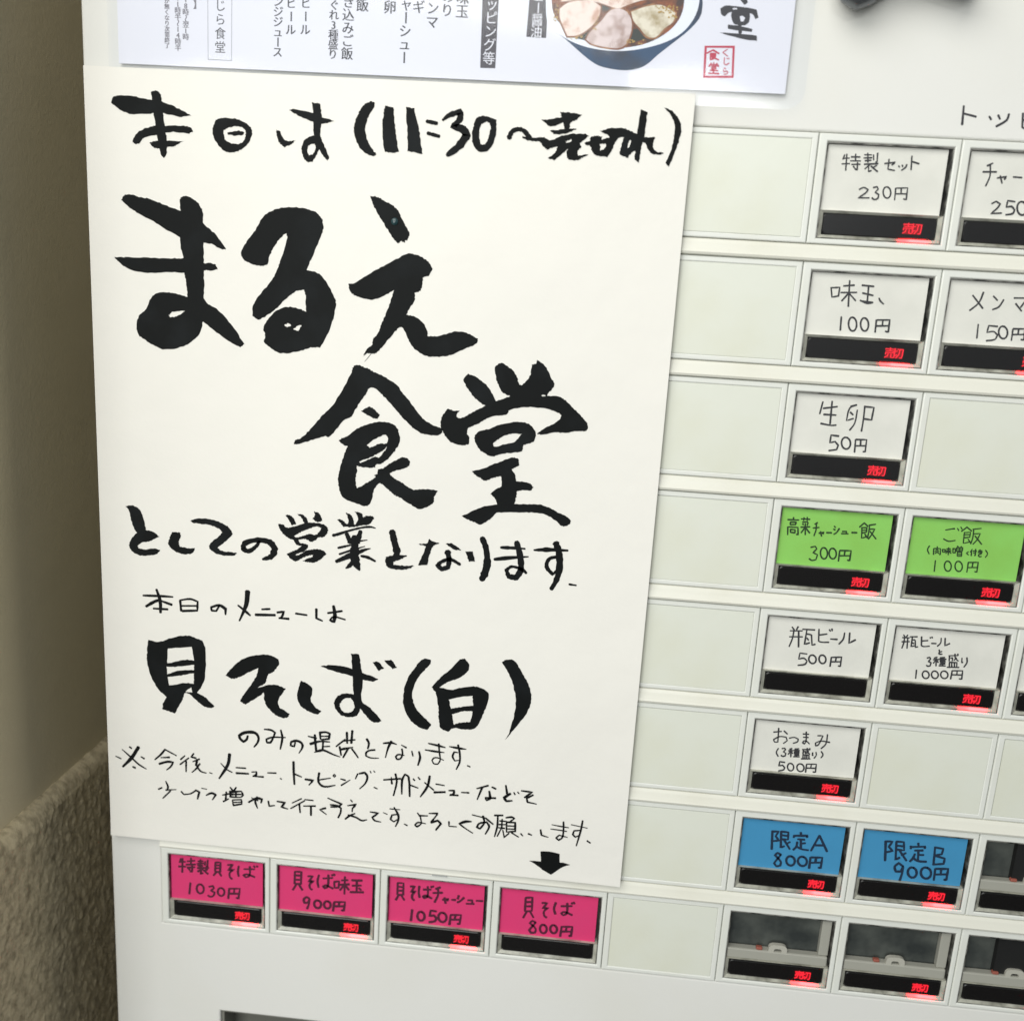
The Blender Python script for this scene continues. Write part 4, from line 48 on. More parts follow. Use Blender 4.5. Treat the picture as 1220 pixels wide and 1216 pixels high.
'card_0_7': 'S4.28,-294.46,0.32 6.88,-294.16,0.28;S3.87,-296.68,0.36 6.92,-296.42,0.31;S5.66,-292.67,0.33 5.4,-299.31,0.35;S5.02,-292.92,0.38 4.33,-294.84,0.3;S7.59,-293.85,0.31 10.92,-293.18,0.34;S9.3,-292.11,0.31 9.16,-295.11,0.3;S7.19,-295.45,0.36 11.21,-294.9,0.33;S7.59,-296.84,0.37 10.96,-296.18,0.3;S9.81,-295.65,0.34 9.62,-298.56,0.34 8.75,-298.38,0.33;S8.21,-297.24,0.37 8.73,-297.83,0.33;S12.25,-293.33,0.34 14.47,-293.03,0.32;S11.83,-294.54,0.29 14.64,-293.98,0.33;S13.34,-292.47,0.36 13.33,-295.93,0.37;S12.15,-295.33,0.33 14.33,-295.16,0.31;S15.37,-293.07,0.31 15.19,-294.88,0.3;S16.44,-292.26,0.3 16.23,-295.57,0.36 15.86,-295.25,0.36;S11.98,-296.47,0.36 16.82,-295.85,0.34;S14.19,-296.43,0.32 12.13,-298.11,0.38;S13.62,-297.05,0.35 13.39,-299.09,0.32 14.41,-298.56,0.29;S14.35,-296.99,0.29 16.5,-298.75,0.36;S16.28,-296.6,0.37 14.88,-297.52,0.33;S19.77,-292.94,0.33 19.56,-297.13,0.33;S19.72,-292.96,0.35 21.91,-292.79,0.33 21.69,-297.14,0.38;S19.66,-294.3,0.32 21.88,-294.14,0.31;S19.67,-295.67,0.3 21.85,-295.43,0.32;S19.53,-297.3,0.31 21.67,-297.19,0.28;S20.05,-297.44,0.39 18.86,-299.21,0.31;S21.18,-297.27,0.38 22.26,-299.1,0.31;S24.9,-293.6,0.3 27.15,-293.06,0.36 25.28,-296.05,0.38 27.61,-295.39,0.38 25.83,-297.17,0.3 25.95,-299.22,0.29 26.85,-299.86,0.38;S29.71,-293.54,0.32 29.32,-296.25,0.34 29.65,-298.39,0.31;S31.87,-294.75,0.28 36.51,-294.32,0.31;S34.41,-293.19,0.37 34.25,-297.55,0.33 32.64,-298.53,0.31 31.66,-297.71,0.38 33.08,-297.03,0.34 36.54,-298,0.36;S36.05,-292.88,0.38 36.69,-293.49,0.28;S37.29,-292.66,0.29 37.72,-293.15,0.38;S8.87,-303.75,0.33 8.31,-309.15,0.37;S13.54,-304.08,0.35 14.3,-304.82,0.35 14.59,-306.08,0.35 14.3,-307.37,0.36 13.53,-308.2,0.36 12.59,-308.26,0.36 11.83,-307.51,0.36 11.54,-306.25,0.36 11.83,-304.96,0.35 12.6,-304.13,0.35 13.54,-304.08,0.35;S16.83,-304.76,0.32 18.54,-304.21,0.36 19.02,-305.15,0.31 17.7,-306.52,0.37 19.27,-307.18,0.35 18.71,-308.79,0.33 17.32,-309.41,0.31 16.39,-308.89,0.36;S22.49,-304.8,0.35 23.21,-305.44,0.35 23.48,-306.52,0.35 23.21,-307.64,0.35 22.5,-308.36,0.35 21.61,-308.41,0.35 20.89,-307.77,0.35 20.61,-306.68,0.35 20.89,-305.57,0.35 21.6,-304.85,0.35 22.49,-304.8,0.35;S25.61,-304.52,0.39 25.11,-309.4,0.36;S25.68,-304.63,0.32 30.14,-304.12,0.32 29.49,-308.93,0.37 28.51,-308.61,0.31;S27.79,-304.43,0.28 27.57,-306.63,0.29;S25.47,-307,0.37 29.78,-306.55,0.38',
'card_1_7': 'S53.55,-293.49,0.36 53.45,-299.17,0.38;S53.48,-293.51,0.33 56.25,-293.32,0.4 56.16,-299.05,0.32;S53.62,-295.21,0.41 56.17,-295.08,0.37;S53.48,-297.28,0.38 56.07,-297.02,0.32;S53.49,-299.15,0.35 56.11,-299.03,0.41;S54.13,-299.51,0.36 52.74,-302.1,0.38;S55.39,-299.5,0.38 56.81,-301.76,0.4;S59,-295.05,0.33 61.1,-294.66,0.34 59.38,-297.59,0.38 61.52,-296.89,0.39 59.9,-298.59,0.4 60.03,-300.44,0.33 60.95,-301.11,0.36;S63.69,-293.85,0.31 63.14,-296.9,0.38 63.6,-299.69,0.37;S65.41,-295.32,0.31 69.48,-294.6,0.32;S67.67,-293.39,0.37 67.49,-298.87,0.37 66.18,-299.79,0.36 65.56,-299.07,0.39 66.64,-298.35,0.35 69.67,-299.55,0.4;S69.15,-293.1,0.39 69.47,-293.66,0.39;S69.96,-292.71,0.37 70.24,-293.43,0.42;S70.15,-296.35,0.31 70.36,-299.1,0.34 72.14,-298.87,0.34;S70.12,-296.39,0.4 72.21,-295.8,0.31 72.08,-298.79,0.36;S73.16,-295.31,0.35 75.92,-294.9,0.35;S72.64,-297.45,0.38 76.52,-296.76,0.4;S74.63,-293.4,0.32 74.56,-301.55,0.32;S74.18,-297.7,0.35 72.64,-299.93,0.37;S74.78,-297.44,0.4 76.42,-299.41,0.34;S77.5,-294.75,0.38 81.88,-294.42,0.4;S77.77,-297.25,0.35 81.56,-296.72,0.35;S79.65,-294.63,0.4 79.67,-300.02,0.32;S76.98,-300.31,0.41 82.58,-299.75,0.39;S80.62,-298.06,0.4 81.51,-298.94,0.31;S59.88,-305.34,0.33 58.61,-304.7,0.34 57.48,-305.93,0.41 57.69,-307.61,0.38 59.18,-307.21,0.35 59.91,-305.47,0.34;S59.8,-305.57,0.37 59.6,-308.04,0.31 58.87,-310.29,0.38;S63.75,-305.82,0.39 64.51,-306.44,0.39 64.82,-307.5,0.39 64.57,-308.59,0.39 63.85,-309.3,0.39 62.93,-309.35,0.39 62.18,-308.73,0.39 61.87,-307.67,0.39 62.12,-306.57,0.39 62.84,-305.87,0.39 63.75,-305.82,0.39;S67.84,-305.72,0.39 68.55,-306.31,0.39 68.85,-307.32,0.39 68.61,-308.35,0.39 67.94,-309.02,0.39 67.08,-309.07,0.39 66.37,-308.48,0.39 66.07,-307.47,0.39 66.31,-306.44,0.39 66.98,-305.77,0.39 67.84,-305.72,0.39;S70.37,-305.77,0.41 69.91,-310.07,0.38;S70.28,-305.76,0.33 74.93,-305.29,0.36 74.48,-309.37,0.42 73.43,-309.3,0.35;S72.49,-305.64,0.42 72.32,-307.59,0.35;S70.1,-307.82,0.42 74.56,-307.3,0.4',
'card_2_7': 'S96.73,-293.78,0.36 96.76,-299.24,0.34;S96.75,-293.85,0.33 99.12,-293.66,0.34 99.2,-299.21,0.36;S96.78,-295.51,0.32 99.12,-295.61,0.32;S96.76,-297.46,0.32 99.14,-297.13,0.4;S96.82,-299.37,0.41 99.05,-299.14,0.38;S97.31,-299.44,0.37 96.17,-301.79,0.43;S98.5,-299.56,0.33 99.77,-301.55,0.36;S102,-294.89,0.34 103.83,-294.57,0.41 102.4,-297.48,0.4 104.35,-296.71,0.32 102.98,-298.62,0.43 103.09,-300.47,0.39 103.91,-301.1,0.37;S105.77,-294.3,0.42 105.59,-297.1,0.33 106.06,-299.52,0.4;S107.45,-295.67,0.4 110.69,-295.34,0.33;S109.22,-294,0.34 109.32,-298.59,0.33 108.04,-299.58,0.38 107.41,-299.01,0.39 108.48,-298.36,0.43 111.1,-299.37,0.4;S110.5,-293.8,0.32 110.96,-294.4,0.39;S111.36,-293.52,0.36 111.54,-294.11,0.35;S114.42,-293.83,0.43 112.58,-294.82,0.42;S111.44,-296.8,0.32 115.41,-296.2,0.4;S113.52,-294.31,0.37 113.61,-297.6,0.33 112.35,-300.96,0.43;S115.59,-299.45,0.39 118.15,-298.74,0.32 117.51,-299.69,0.39;S116.39,-298.39,0.41 116.94,-300.99,0.38;S119.35,-299.01,0.32 121.02,-298.93,0.39;S121.84,-296.83,0.36 122.41,-297.22,0.43;S121.57,-297.89,0.33 122.22,-298.21,0.38;S121.75,-299.96,0.38 123.08,-299.06,0.34 124.37,-297.42,0.39;S125.99,-298.48,0.32 127.87,-298.26,0.34 127.86,-299.95,0.34;S125.44,-300.12,0.31 128.73,-299.86,0.33;S129.49,-298.27,0.33 132.2,-298.11,0.35;S103.2,-305.49,0.4 102.83,-310.73,0.42;S107.33,-306.09,0.4 108.11,-306.81,0.4 108.46,-308.02,0.4 108.23,-309.27,0.4 107.52,-310.07,0.4 106.6,-310.13,0.4 105.81,-309.41,0.4 105.47,-308.19,0.4 105.69,-306.95,0.4 106.4,-306.15,0.4 107.33,-306.09,0.4;S113.33,-305.12,0.34 110.91,-304.98,0.37 110.54,-307.63,0.37 112.25,-307.12,0.42 113.37,-308.13,0.41 112.88,-309.73,0.39 110.42,-310.5,0.39;S116.32,-305.47,0.39 117.2,-306.21,0.39 117.59,-307.48,0.39 117.35,-308.79,0.4 116.55,-309.64,0.4 115.52,-309.7,0.4 114.63,-308.95,0.4 114.24,-307.67,0.4 114.49,-306.37,0.39 115.29,-305.52,0.39 116.32,-305.47,0.39;S119.29,-306.06,0.32 118.96,-310.68,0.41;S119.27,-306.15,0.36 123.6,-305.66,0.36 123.14,-310.04,0.34 122.21,-309.92,0.39;S121.32,-305.96,0.39 121.02,-308.06,0.38;S119.16,-308.32,0.39 123.28,-307.91,0.37',
'card_3_7': 'S149.64,-294.62,0.37 149.74,-300.85,0.37;S149.67,-294.64,0.37 152.38,-294.14,0.41 152.55,-300.39,0.31;S149.7,-296.61,0.38 152.39,-296.23,0.37;S149.77,-298.59,0.32 152.4,-298.2,0.41;S149.82,-300.92,0.36 152.49,-300.41,0.34;S150.4,-301.06,0.35 149.19,-303.92,0.36;S151.92,-300.91,0.34 153.42,-303.33,0.32;S156.44,-296.2,0.36 158.57,-295.95,0.35 156.93,-298.69,0.41 159.23,-298.11,0.31 157.49,-300.01,0.32 157.88,-302.15,0.35 158.79,-302.68,0.38;S162.04,-295.4,0.41 161.48,-298.31,0.37 162.2,-300.66,0.42;S164.26,-296.81,0.37 168.76,-296.21,0.33;S166.71,-295.16,0.4 166.8,-299.81,0.35 165.42,-300.86,0.33 164.44,-300.04,0.32 165.78,-299.27,0.36 169.09,-300.36,0.37;S168.43,-294.75,0.41 168.83,-295.21,0.42;S169.17,-294.35,0.37 169.69,-295.07,0.32;S154.45,-305.43,0.36 153.1,-304.86,0.34 151.97,-305.94,0.34 154.63,-308.4,0.33 154.47,-310.24,0.35 152.93,-310.53,0.43 152,-309.34,0.36 152.89,-307.93,0.37 154.5,-305.43,0.32;S158.05,-306.21,0.39 158.79,-306.88,0.39 159.15,-308.02,0.39 158.98,-309.2,0.39 158.34,-309.96,0.39 157.49,-310.01,0.39 156.75,-309.33,0.39 156.4,-308.19,0.39 156.57,-307.01,0.39 157.2,-306.26,0.39 158.05,-306.21,0.39;S162.26,-305.91,0.39 163,-306.55,0.39 163.35,-307.63,0.39 163.18,-308.74,0.39 162.54,-309.46,0.39 161.7,-309.51,0.39 160.95,-308.87,0.39 160.6,-307.79,0.39 160.78,-306.68,0.39 161.41,-305.96,0.39 162.26,-305.91,0.39;S165.19,-306.12,0.36 164.89,-310.73,0.42;S165.03,-306.18,0.31 169.52,-305.74,0.37 169.26,-310.19,0.39 168.38,-309.96,0.35;S167.2,-305.99,0.31 167.02,-308.14,0.39;S164.95,-308.44,0.4 169.21,-307.98,0.33',
'menu_label': 'P114.13,48.37 119.66,48.56 119.75,17.53 114.66,17.45;P130.12,48.92 136.16,49.13 136.12,27.52 129.55,27.64',
'menu_frame': 'S21.03,38.04,0.08 20.94,16.28,0.09;S20.79,16.27,0.12 29.19,16.19,0.12;S29.37,38.34,0.08 29.12,16.13,0.09',
'bowl_body': 'P135.61,43.04 136.72,32.13 138.68,30.2 144.06,26.38 147.92,23.5 151.77,20.95 155.55,19.42 163.62,18.74 169.29,20.33 173.31,23.86 177.99,27.74 183.27,32.27 186.36,37.01 185.55,44.84',
'bowl_rim': 'P134.88,43.02 135.39,37.74 136.35,32.12 139.45,29.56 144.01,27.05 149.98,25.27 156.59,24.53 163.1,24.72 169.51,25.92 175.81,27.98 180.55,30.84 183.43,34.26 184.87,37.61 185.24,40.91 184.84,44.81',
'bowl_soup': 'P136.69,43.08 137.18,39.14 138.04,35.19 140.59,31.95 145.34,28.78 151.32,26.67 158.69,25.42 165.87,26.25 171.47,28.14 176.22,31.2 179.11,34.63 180.34,38.76 180.04,44.64',
'meat_a': 'P140.04,36.59 143.15,38.7 150.33,39.29 153.34,37.75 153.19,35.09 150.93,31.68 146.79,28.84 143.18,28.36 141.51,31.31 140.23,33.94;P139.57,43.19 171.4,44.33 171.05,40.39 167.49,40.25 161.92,38.4 159.14,37.31 153.26,38.74 146.71,39.49 140.26,38.59',
'meat_b': 'P157.01,36.9 160.96,37.04 163.73,34.17 163.77,29.51 161.57,25.74 156.5,25.53 151.35,26.34 149.43,27.6 150.36,29.65 153.71,33.12',
'meat_c': 'P163.52,36.48 168.38,38.31 173.34,38.83 177.83,36.69 177.38,34.03 174.71,31.94 172.1,29.17 169.19,29.39 166.83,31.63 164.47,33.87',
'seaweed': 'P146.14,27.81 149.59,30.29 153.66,33.78 156.32,36.54 156.1,34.87 153.07,32.1 149.72,28.62 149.46,27.27;P164.32,31.53 166.89,30.97 169.22,29.06 167.16,27.97 164.34,27.19 163.77,29.51;P153.29,38.41 156.24,37.53 155.6,36.51 153.42,36.76',
'onion': 'P139.81,33.96 139.53,33.75 139.1,33.7 138.99,34.09 139.42,34.22;P138.87,34.98 138.75,34.7 138.36,34.82 138.28,35.05 138.71,35.17;P138.53,33.22 138.44,33.06 138.1,33.07 138.07,33.28 138.39,33.42;P140.26,33.17 140.1,33.01 139.84,33.01 139.83,33.25 140.07,33.34;P139.87,35.36 139.69,35.11 139.46,35.18 139.3,35.41 139.67,35.54;P139.18,37.84 139.08,37.66 138.82,37.69 138.82,37.89 139.05,38.01;P138.9,33.89 138.64,33.67 138.22,33.66 138.05,33.98 138.57,34.16;P138.84,36.19 138.77,35.97 138.52,36.08 138.38,36.26 138.71,36.34;P139.62,33.51 139.48,33.33 139.13,33.3 139.11,33.6 139.43,33.74;P139.64,37.34 139.51,37.12 139.14,37.14 139.06,37.41 139.47,37.58;P139.17,36.34 139.09,36.08 138.72,36.17 138.69,36.4 138.99,36.58;P140.06,36 139.8,35.69 139.4,35.76 139.34,36.1 139.74,36.29;P139.21,32.85 139,32.63 138.6,32.65 138.49,32.95 138.95,33.08;P139.74,33.98 139.57,33.68 139.06,33.71 139.04,34.09 139.46,34.3;P177.36,37.71 177.11,37.42 176.73,37.5 176.67,37.81 177.06,37.98;P175.71,38.72 175.58,38.53 175.31,38.61 175.27,38.77 175.52,38.85;P173.12,38.26 173.04,38.07 172.76,38.13 172.67,38.3 172.99,38.41;P173.86,38.44 173.68,38.22 173.25,38.24 173.15,38.57 173.61,38.7;P176.44,37.29 176.35,37.04 175.98,37.12 175.98,37.39 176.26,37.45;P174.87,37.29 174.72,37.13 174.49,37.17 174.36,37.35 174.69,37.5;P175.14,38.15 174.91,37.78 174.46,37.93 174.37,38.23 174.83,38.43;P173.19,36.84 173.06,36.5 172.62,36.64 172.61,36.92 173.02,37.08;P175.22,37.64 174.99,37.36 174.66,37.44 174.58,37.72 174.94,37.87;P173.59,36.94 173.48,36.65 173.07,36.74 173.12,37.05 173.41,37.18;P175.91,37.29 175.67,37.03 175.37,37.13 175.22,37.35 175.62,37.53;P174.14,38.05 173.86,37.77 173.45,37.85 173.42,38.15 173.8,38.25;P172.91,36.73 172.7,36.4 172.2,36.5 172.26,36.86 172.58,37.01;P177.33,37.16 177.21,36.97 176.97,37.04 176.9,37.2 177.16,37.31;P171.7,38.5 171.45,38.26 171.14,38.3 171.04,38.61 171.4,38.67;P175.7,38.43 175.51,38.16 175.17,38.23 175.09,38.53 175.44,38.62;P172.74,37.79 172.6,37.58 172.18,37.62 172.18,37.9 172.5,38.1;P174.29,37.96 174.14,37.74 173.7,37.73 173.73,38.05 174.12,38.25;P176.46,38.48 176.29,38.22 175.94,38.3 175.9,38.59 176.23,38.76;P174.15,36.71 173.98,36.49 173.66,36.56 173.59,36.77 173.92,36.92;P176.09,38.8 175.86,38.58 175.57,38.65 175.51,38.87 175.79,39.05;P172.11,38.05 171.99,37.86 171.76,37.87 171.67,38.14 171.95,38.25;P174.35,36.49 174.21,36.3 173.97,36.37 173.94,36.54 174.13,36.64;P177.44,37.99 177.31,37.77 177.03,37.85 176.91,38.08 177.25,38.17;P177.36,38.83 177.19,38.66 176.92,38.7 176.93,38.87 177.14,39.01;P174.41,36.52 174.31,36.39 174.09,36.4 174.04,36.56 174.25,36.71;P151.97,32.34 151.78,32.17 151.47,32.14 151.4,32.44 151.73,32.49;P152.7,32.49 152.55,32.2 152.19,32.3 152.05,32.56 152.45,32.7;P151.94,30.93 151.73,30.69 151.4,30.72 151.24,31.02 151.66,31.23;P151.53,33.97 151.39,33.79 151.07,33.81 150.99,34.05 151.35,34.17;P152.76,30.73 152.49,30.5 152.06,30.53 152.09,30.79 152.4,30.94;P152.84,33.56 152.66,33.43 152.46,33.44 152.35,33.64 152.64,33.7;P152.32,33.13 152.25,32.91 151.97,32.97 151.91,33.22 152.18,33.38;P153.08,34.46 152.87,34.26 152.54,34.27 152.5,34.55 152.82,34.61;P153.19,32.86 153.02,32.7 152.74,32.74 152.75,32.91 152.96,33.02;P152.37,31.06 152.27,30.84 151.93,30.9 151.92,31.12 152.21,31.25;P163.29,28.02 163.12,27.82 162.9,27.87 162.79,28.08 163.1,28.17;P163.2,27.46 163.05,27.27 162.72,27.28 162.63,27.56 162.99,27.76;P168,26.99 167.79,26.75 167.38,26.77 167.3,27.07 167.68,27.19;P165.33,27.44 165.11,27.19 164.65,27.26 164.55,27.54 165.03,27.75;P167.26,27.1 167.04,26.78 166.67,26.84 166.54,27.19 166.93,27.34;P164.39,27.28 164.07,27.04 163.62,27.04 163.51,27.37 164.03,27.52;P165,27.93 164.75,27.64 164.4,27.76 164.27,28.03 164.68,28.19;P165.64,27.7 165.38,27.45 164.98,27.53 165.04,27.76 165.33,27.93;P164.24,28.02 164.03,27.83 163.66,27.79 163.51,28.09 163.97,28.27;P168.58,28.13 168.29,27.9 167.97,27.96 167.9,28.23 168.22,28.41;P178.32,35.46 178.11,35.16 177.6,35.27 177.65,35.53 177.98,35.7;P177.35,35.96 177.23,35.71 176.88,35.74 176.76,36.07 177.14,36.28;P178.62,38.41 178.35,38.14 178,38.18 177.82,38.5 178.29,38.66;P178.08,35.55 177.95,35.32 177.63,35.38 177.54,35.65 177.84,35.76;P176.37,36.72 176.17,36.48 175.71,36.45 175.68,36.86 176.05,36.94;P176.68,36.81 176.51,36.55 176.21,36.65 176.19,36.88 176.47,37.03;P177.3,38.44 177.11,38.18 176.77,38.26 176.78,38.49 177.05,38.63;P178.68,35.43 178.51,35.09 178.1,35.18 177.96,35.57 178.43,35.67;P177.08,37.57 176.92,37.38 176.61,37.43 176.55,37.67 176.89,37.75;P176.29,35.33 176.03,34.97 175.53,35.14 175.56,35.44 175.94,35.65;P177.1,35.57 176.97,35.43 176.74,35.43 176.66,35.63 176.91,35.75;P178.63,37.74 178.5,37.55 178.13,37.54 178.13,37.85 178.41,37.97;P177.76,35.53 177.64,35.38 177.44,35.41 177.35,35.59 177.61,35.67;P177.78,35.84 177.44,35.59 176.95,35.65 176.93,35.96 177.38,36.11;P148.32,28.45 148.07,28.2 147.71,28.28 147.66,28.51 148,28.65;P144.83,27.59 144.72,27.42 144.38,27.43 144.37,27.67 144.65,27.76;P148.07,28.29 147.88,27.96 147.46,28.11 147.47,28.42 147.83,28.62;P144.37,27.98 144.21,27.83 143.91,27.86 143.95,28.05 144.16,28.11;P146.39,27.99 146.13,27.65 145.74,27.74 145.64,28.09 146.01,28.31;P146.46,27.73 146.33,27.45 146.04,27.58 145.96,27.79 146.28,27.96;P146.98,28.53 146.84,28.34 146.54,28.41 146.55,28.59 146.8,28.73;P146.71,27.99 146.48,27.81 146.19,27.83 146.04,28.06 146.44,28.22',
'brush': 'P192.23,38.55 193.89,39.59 197.45,39.4 201,39.2 203.89,38.66 204.71,36.39 203.86,35.84 202.63,37.3 197.61,37.96 195.18,37.48 193.89,36.31 192.78,36.73/196.1,38.82 197.49,39.01 197.69,38.49 196.28,38.44;P195.9,37.37 196.85,38.39 200.35,38.72 201.75,37.59 201.84,34.97 200.54,33.93 197.32,34.14 196.33,35.42/197.81,36.13 199.52,36.72 200.51,36.1 200.06,35.03 198.08,34.96;P195.22,33.92 198.79,33.67 203.13,32.91 203.09,32.05 198.23,32.32 195.22,32.6;P192.64,31.44 198.34,31.4 204.77,30.99 205.1,29.42 201.37,29.67 195.56,30.76;S197.67,37.44,0.54 198.88,34.2,0.55 199.38,31.57,0.55;P198.29,41.39 200.35,41.86 200.83,40.7 199.85,40.01;P197.01,43.3 201.19,43.78 201.23,42.15 197.17,41.87',
'seal': 'P188.3,27.26 198.09,27.66 198.77,17.87 188.83,17.45/189.1,26.7 197.43,26.94 198.01,18.54 189.5,18.17;S191.2,26.07,0.25 189.27,25.05,0.26;S191.27,26.05,0.29 193.28,25.06,0.24;S190.54,25,0.23 192.17,25.07,0.21 192.19,24.11,0.25 190.58,24.12,0.27 190.45,25,0.22;S190.5,24.65,0.24 192.22,24.57,0.29;S190.54,24.15,0.22 190.59,23.12,0.24 191.62,23.44,0.27;S192.07,24.02,0.22 191.09,23.7,0.27;S191.16,24.02,0.27 193.31,23.14,0.23;S191.82,22.27,0.23 191.9,21.69,0.24;S190.85,22.06,0.27 191.07,21.63,0.28;S192.92,22.03,0.29 192.61,21.73,0.25;S190.49,21.46,0.25 190.48,21,0.28;S190.4,21.44,0.22 193.41,21.51,0.27 193.36,21.05,0.25;S191.39,20.93,0.25 192.63,20.97,0.28 192.65,20.44,0.23 191.39,20.34,0.26 191.38,20.97,0.28;S190.84,19.89,0.22 193.32,19.87,0.25;S192.01,20.36,0.23 192.04,19.02,0.25;S190.35,18.93,0.22 193.83,18.97,0.28;S195.86,26.51,0.13 194.38,25.49,0.17 196.09,24.41,0.14;S195.13,23.9,0.16 195.15,22.11,0.14 195.84,21.69,0.17 196.84,22.36,0.16;S195.96,23.78,0.15 196.16,23.5,0.15;S196.47,23.91,0.14 196.65,23.55,0.15;S195.35,20.77,0.16 195.92,20.53,0.16;S195.32,20.21,0.17 195.31,19.54,0.14 196.2,19.84,0.17 196.78,19.53,0.15 196.19,18.91,0.18 195.49,18.91,0.14',
'panel_title': 'S274.1,12.99,0.33 274.49,7.23,0.42;S274.63,10.6,0.33 278.53,9.83,0.34;S282.66,10.13,0.33 283.43,9.16,0.34;S285.42,10.64,0.37 286.21,9.44,0.31;S288.78,11.14,0.36 288.33,9.2,0.38 285.38,7.16,0.39;S293.14,11.57,0.37 293.64,7.21,0.32 294.63,6.99,0.31 296.88,7.08,0.35;S293.32,9.29,0.35 295.82,9.9,0.4;S296.25,11.44,0.32 296.71,10.97,0.37;S296.87,11.69,0.32 297.32,11.12,0.4',
}


# ------------------------------------------------------------------ materials
def mat(name, col, rough=0.5, metal=0.0, coat=0.0, bump=None, var=None, spec=0.5, stretch=None):
    m = bpy.data.materials.new(name); m.use_nodes = True; nt = m.node_tree; b = nt.nodes['Principled BSDF']
    b.inputs['Base Color'].default_value = (*col, 1); b.inputs['Roughness'].default_value = rough
    b.inputs['Metallic'].default_value = metal; b.inputs['Coat Weight'].default_value = coat; b.inputs['Coat Roughness'].default_value = 0.05
    b.inputs['Specular IOR Level'].default_value = spec
    tc = nt.nodes.new('ShaderNodeTexCoord')
    if stretch:
        mp = nt.nodes.new('ShaderNodeMapping'); mp.inputs['Scale'].default_value = stretch; nt.links.new(tc.outputs['Object'], mp.inputs[0]); src = mp.outputs[0]
    else: src = tc.outputs['Object']
    if var:                                   # (scale, second colour, amount, low, high)
        n = nt.nodes.new('ShaderNodeTexNoise'); n.inputs['Scale'].default_value = var[0]; n.inputs['Detail'].default_value = 6
        r = nt.nodes.new('ShaderNodeMapRange'); r.inputs['From Min'].default_value = var[3]; r.inputs['From Max'].default_value = var[4]
        r.inputs['To Max'].default_value = var[2]
        x = nt.nodes.new('ShaderNodeMix'); x.data_type = 'RGBA'; x.inputs[6].default_value = (*col, 1); x.inputs[7].default_value = (*var[1], 1)
        nt.links.new(src, n.inputs['Vector']); nt.links.new(n.outputs[0], r.inputs['Value'])
        nt.links.new(r.outputs[0], x.inputs[0]); nt.links.new(x.outputs[2], b.inputs['Base Color'])
    if bump:                                  # list of (scale, distance_m)
        prev = None
        for s, d in bump:
            n = nt.nodes.new('ShaderNodeTexNoise'); n.inputs['Scale'].default_value = s; n.inputs['Detail'].default_value = 5
            bp = nt.nodes.new('ShaderNodeBump'); bp.inputs['Distance'].default_value = d; bp.inputs['Strength'].default_value = 1.0
            nt.links.new(src, n.inputs['Vector']); nt.links.new(n.outputs[0], bp.inputs['Height'])
            if prev: nt.links.new(prev.outputs[0], bp.inputs['Normal'])
            prev = bp
        nt.links.new(prev.outputs[0], b.inputs['Normal'])
    return m
def emit(name, col, s):
    m = bpy.data.materials.new(name); m.use_nodes = True; b = m.node_tree.nodes['Principled BSDF']
    b.inputs['Base Color'].default_value = (0.01, 0, 0, 1); b.inputs['Emission Color'].default_value = (*col, 1); b.inputs['Emission Strength'].default_value = s
    return m
def clear(name, rough, tint=(1, 1, 1), ior=1.45, bump=None, veil=None):
    m = bpy.data.materials.new(name); m.use_nodes = True; nt = m.node_tree; nt.nodes.remove(nt.nodes['Principled BSDF'])
    out = nt.nodes['Material Output']; t = nt.nodes.new('ShaderNodeBsdfTransparent'); t.inputs[0].default_value = (*tint, 1)
    g = nt.nodes.new('ShaderNodeBsdfGlossy'); g.inputs['Roughness'].default_value = rough
    f = nt.nodes.new('ShaderNodeLayerWeight'); f.inputs[0].default_value = 0.5
    pw = nt.nodes.new('ShaderNodeMath'); pw.operation = 'POWER'; pw.inputs[1].default_value = 5.0; nt.links.new(f.outputs['Facing'], pw.inputs[0])
    mr = nt.nodes.new('ShaderNodeMath'); mr.operation = 'MULTIPLY_ADD'; f0 = ((ior-1)/(ior+1))**2; mr.inputs[1].default_value = 1-f0; mr.inputs[2].default_value = f0
    nt.links.new(pw.outputs[0], mr.inputs[0])
    x = nt.nodes.new('ShaderNodeMixShader'); nt.links.new(mr.outputs[0], x.inputs[0]); nt.links.new(t.outputs[0], x.inputs[1]); nt.links.new(g.outputs[0], x.inputs[2])
    last = x
    if veil:
        d = nt.nodes.new('ShaderNodeBsdfDiffuse'); d.inputs[0].default_value = (*veil[0], 1)
        y = nt.nodes.new('ShaderNodeMixShader'); y.inputs[0].default_value = veil[1]
        nt.links.new(x.outputs[0], y.inputs[1]); nt.links.new(d.outputs[0], y.inputs[2]); last = y
    nt.links.new(last.outputs[0], out.inputs[0])
    if bump:
        tc = nt.nodes.new('ShaderNodeTexCoord'); mp = nt.nodes.new('ShaderNodeMapping'); mp.inputs['Scale'].default_value = bump[2]
        n = nt.nodes.new('ShaderNodeTexNoise'); n.inputs['Scale'].default_value = bump[0]; n.inputs['Detail'].default_value = 2
        bp = nt.nodes.new('ShaderNodeBump'); bp.inputs['Distance'].default_value = bump[1]
        nt.links.new(tc.outputs['Object'], mp.inputs[0]); nt.links.new(mp.outputs[0], n.inputs['Vector']); nt.links.new(n.outputs[0], bp.inputs['Height'])
        nt.links.new(bp.outputs[0], g.inputs['Normal'])
    return m
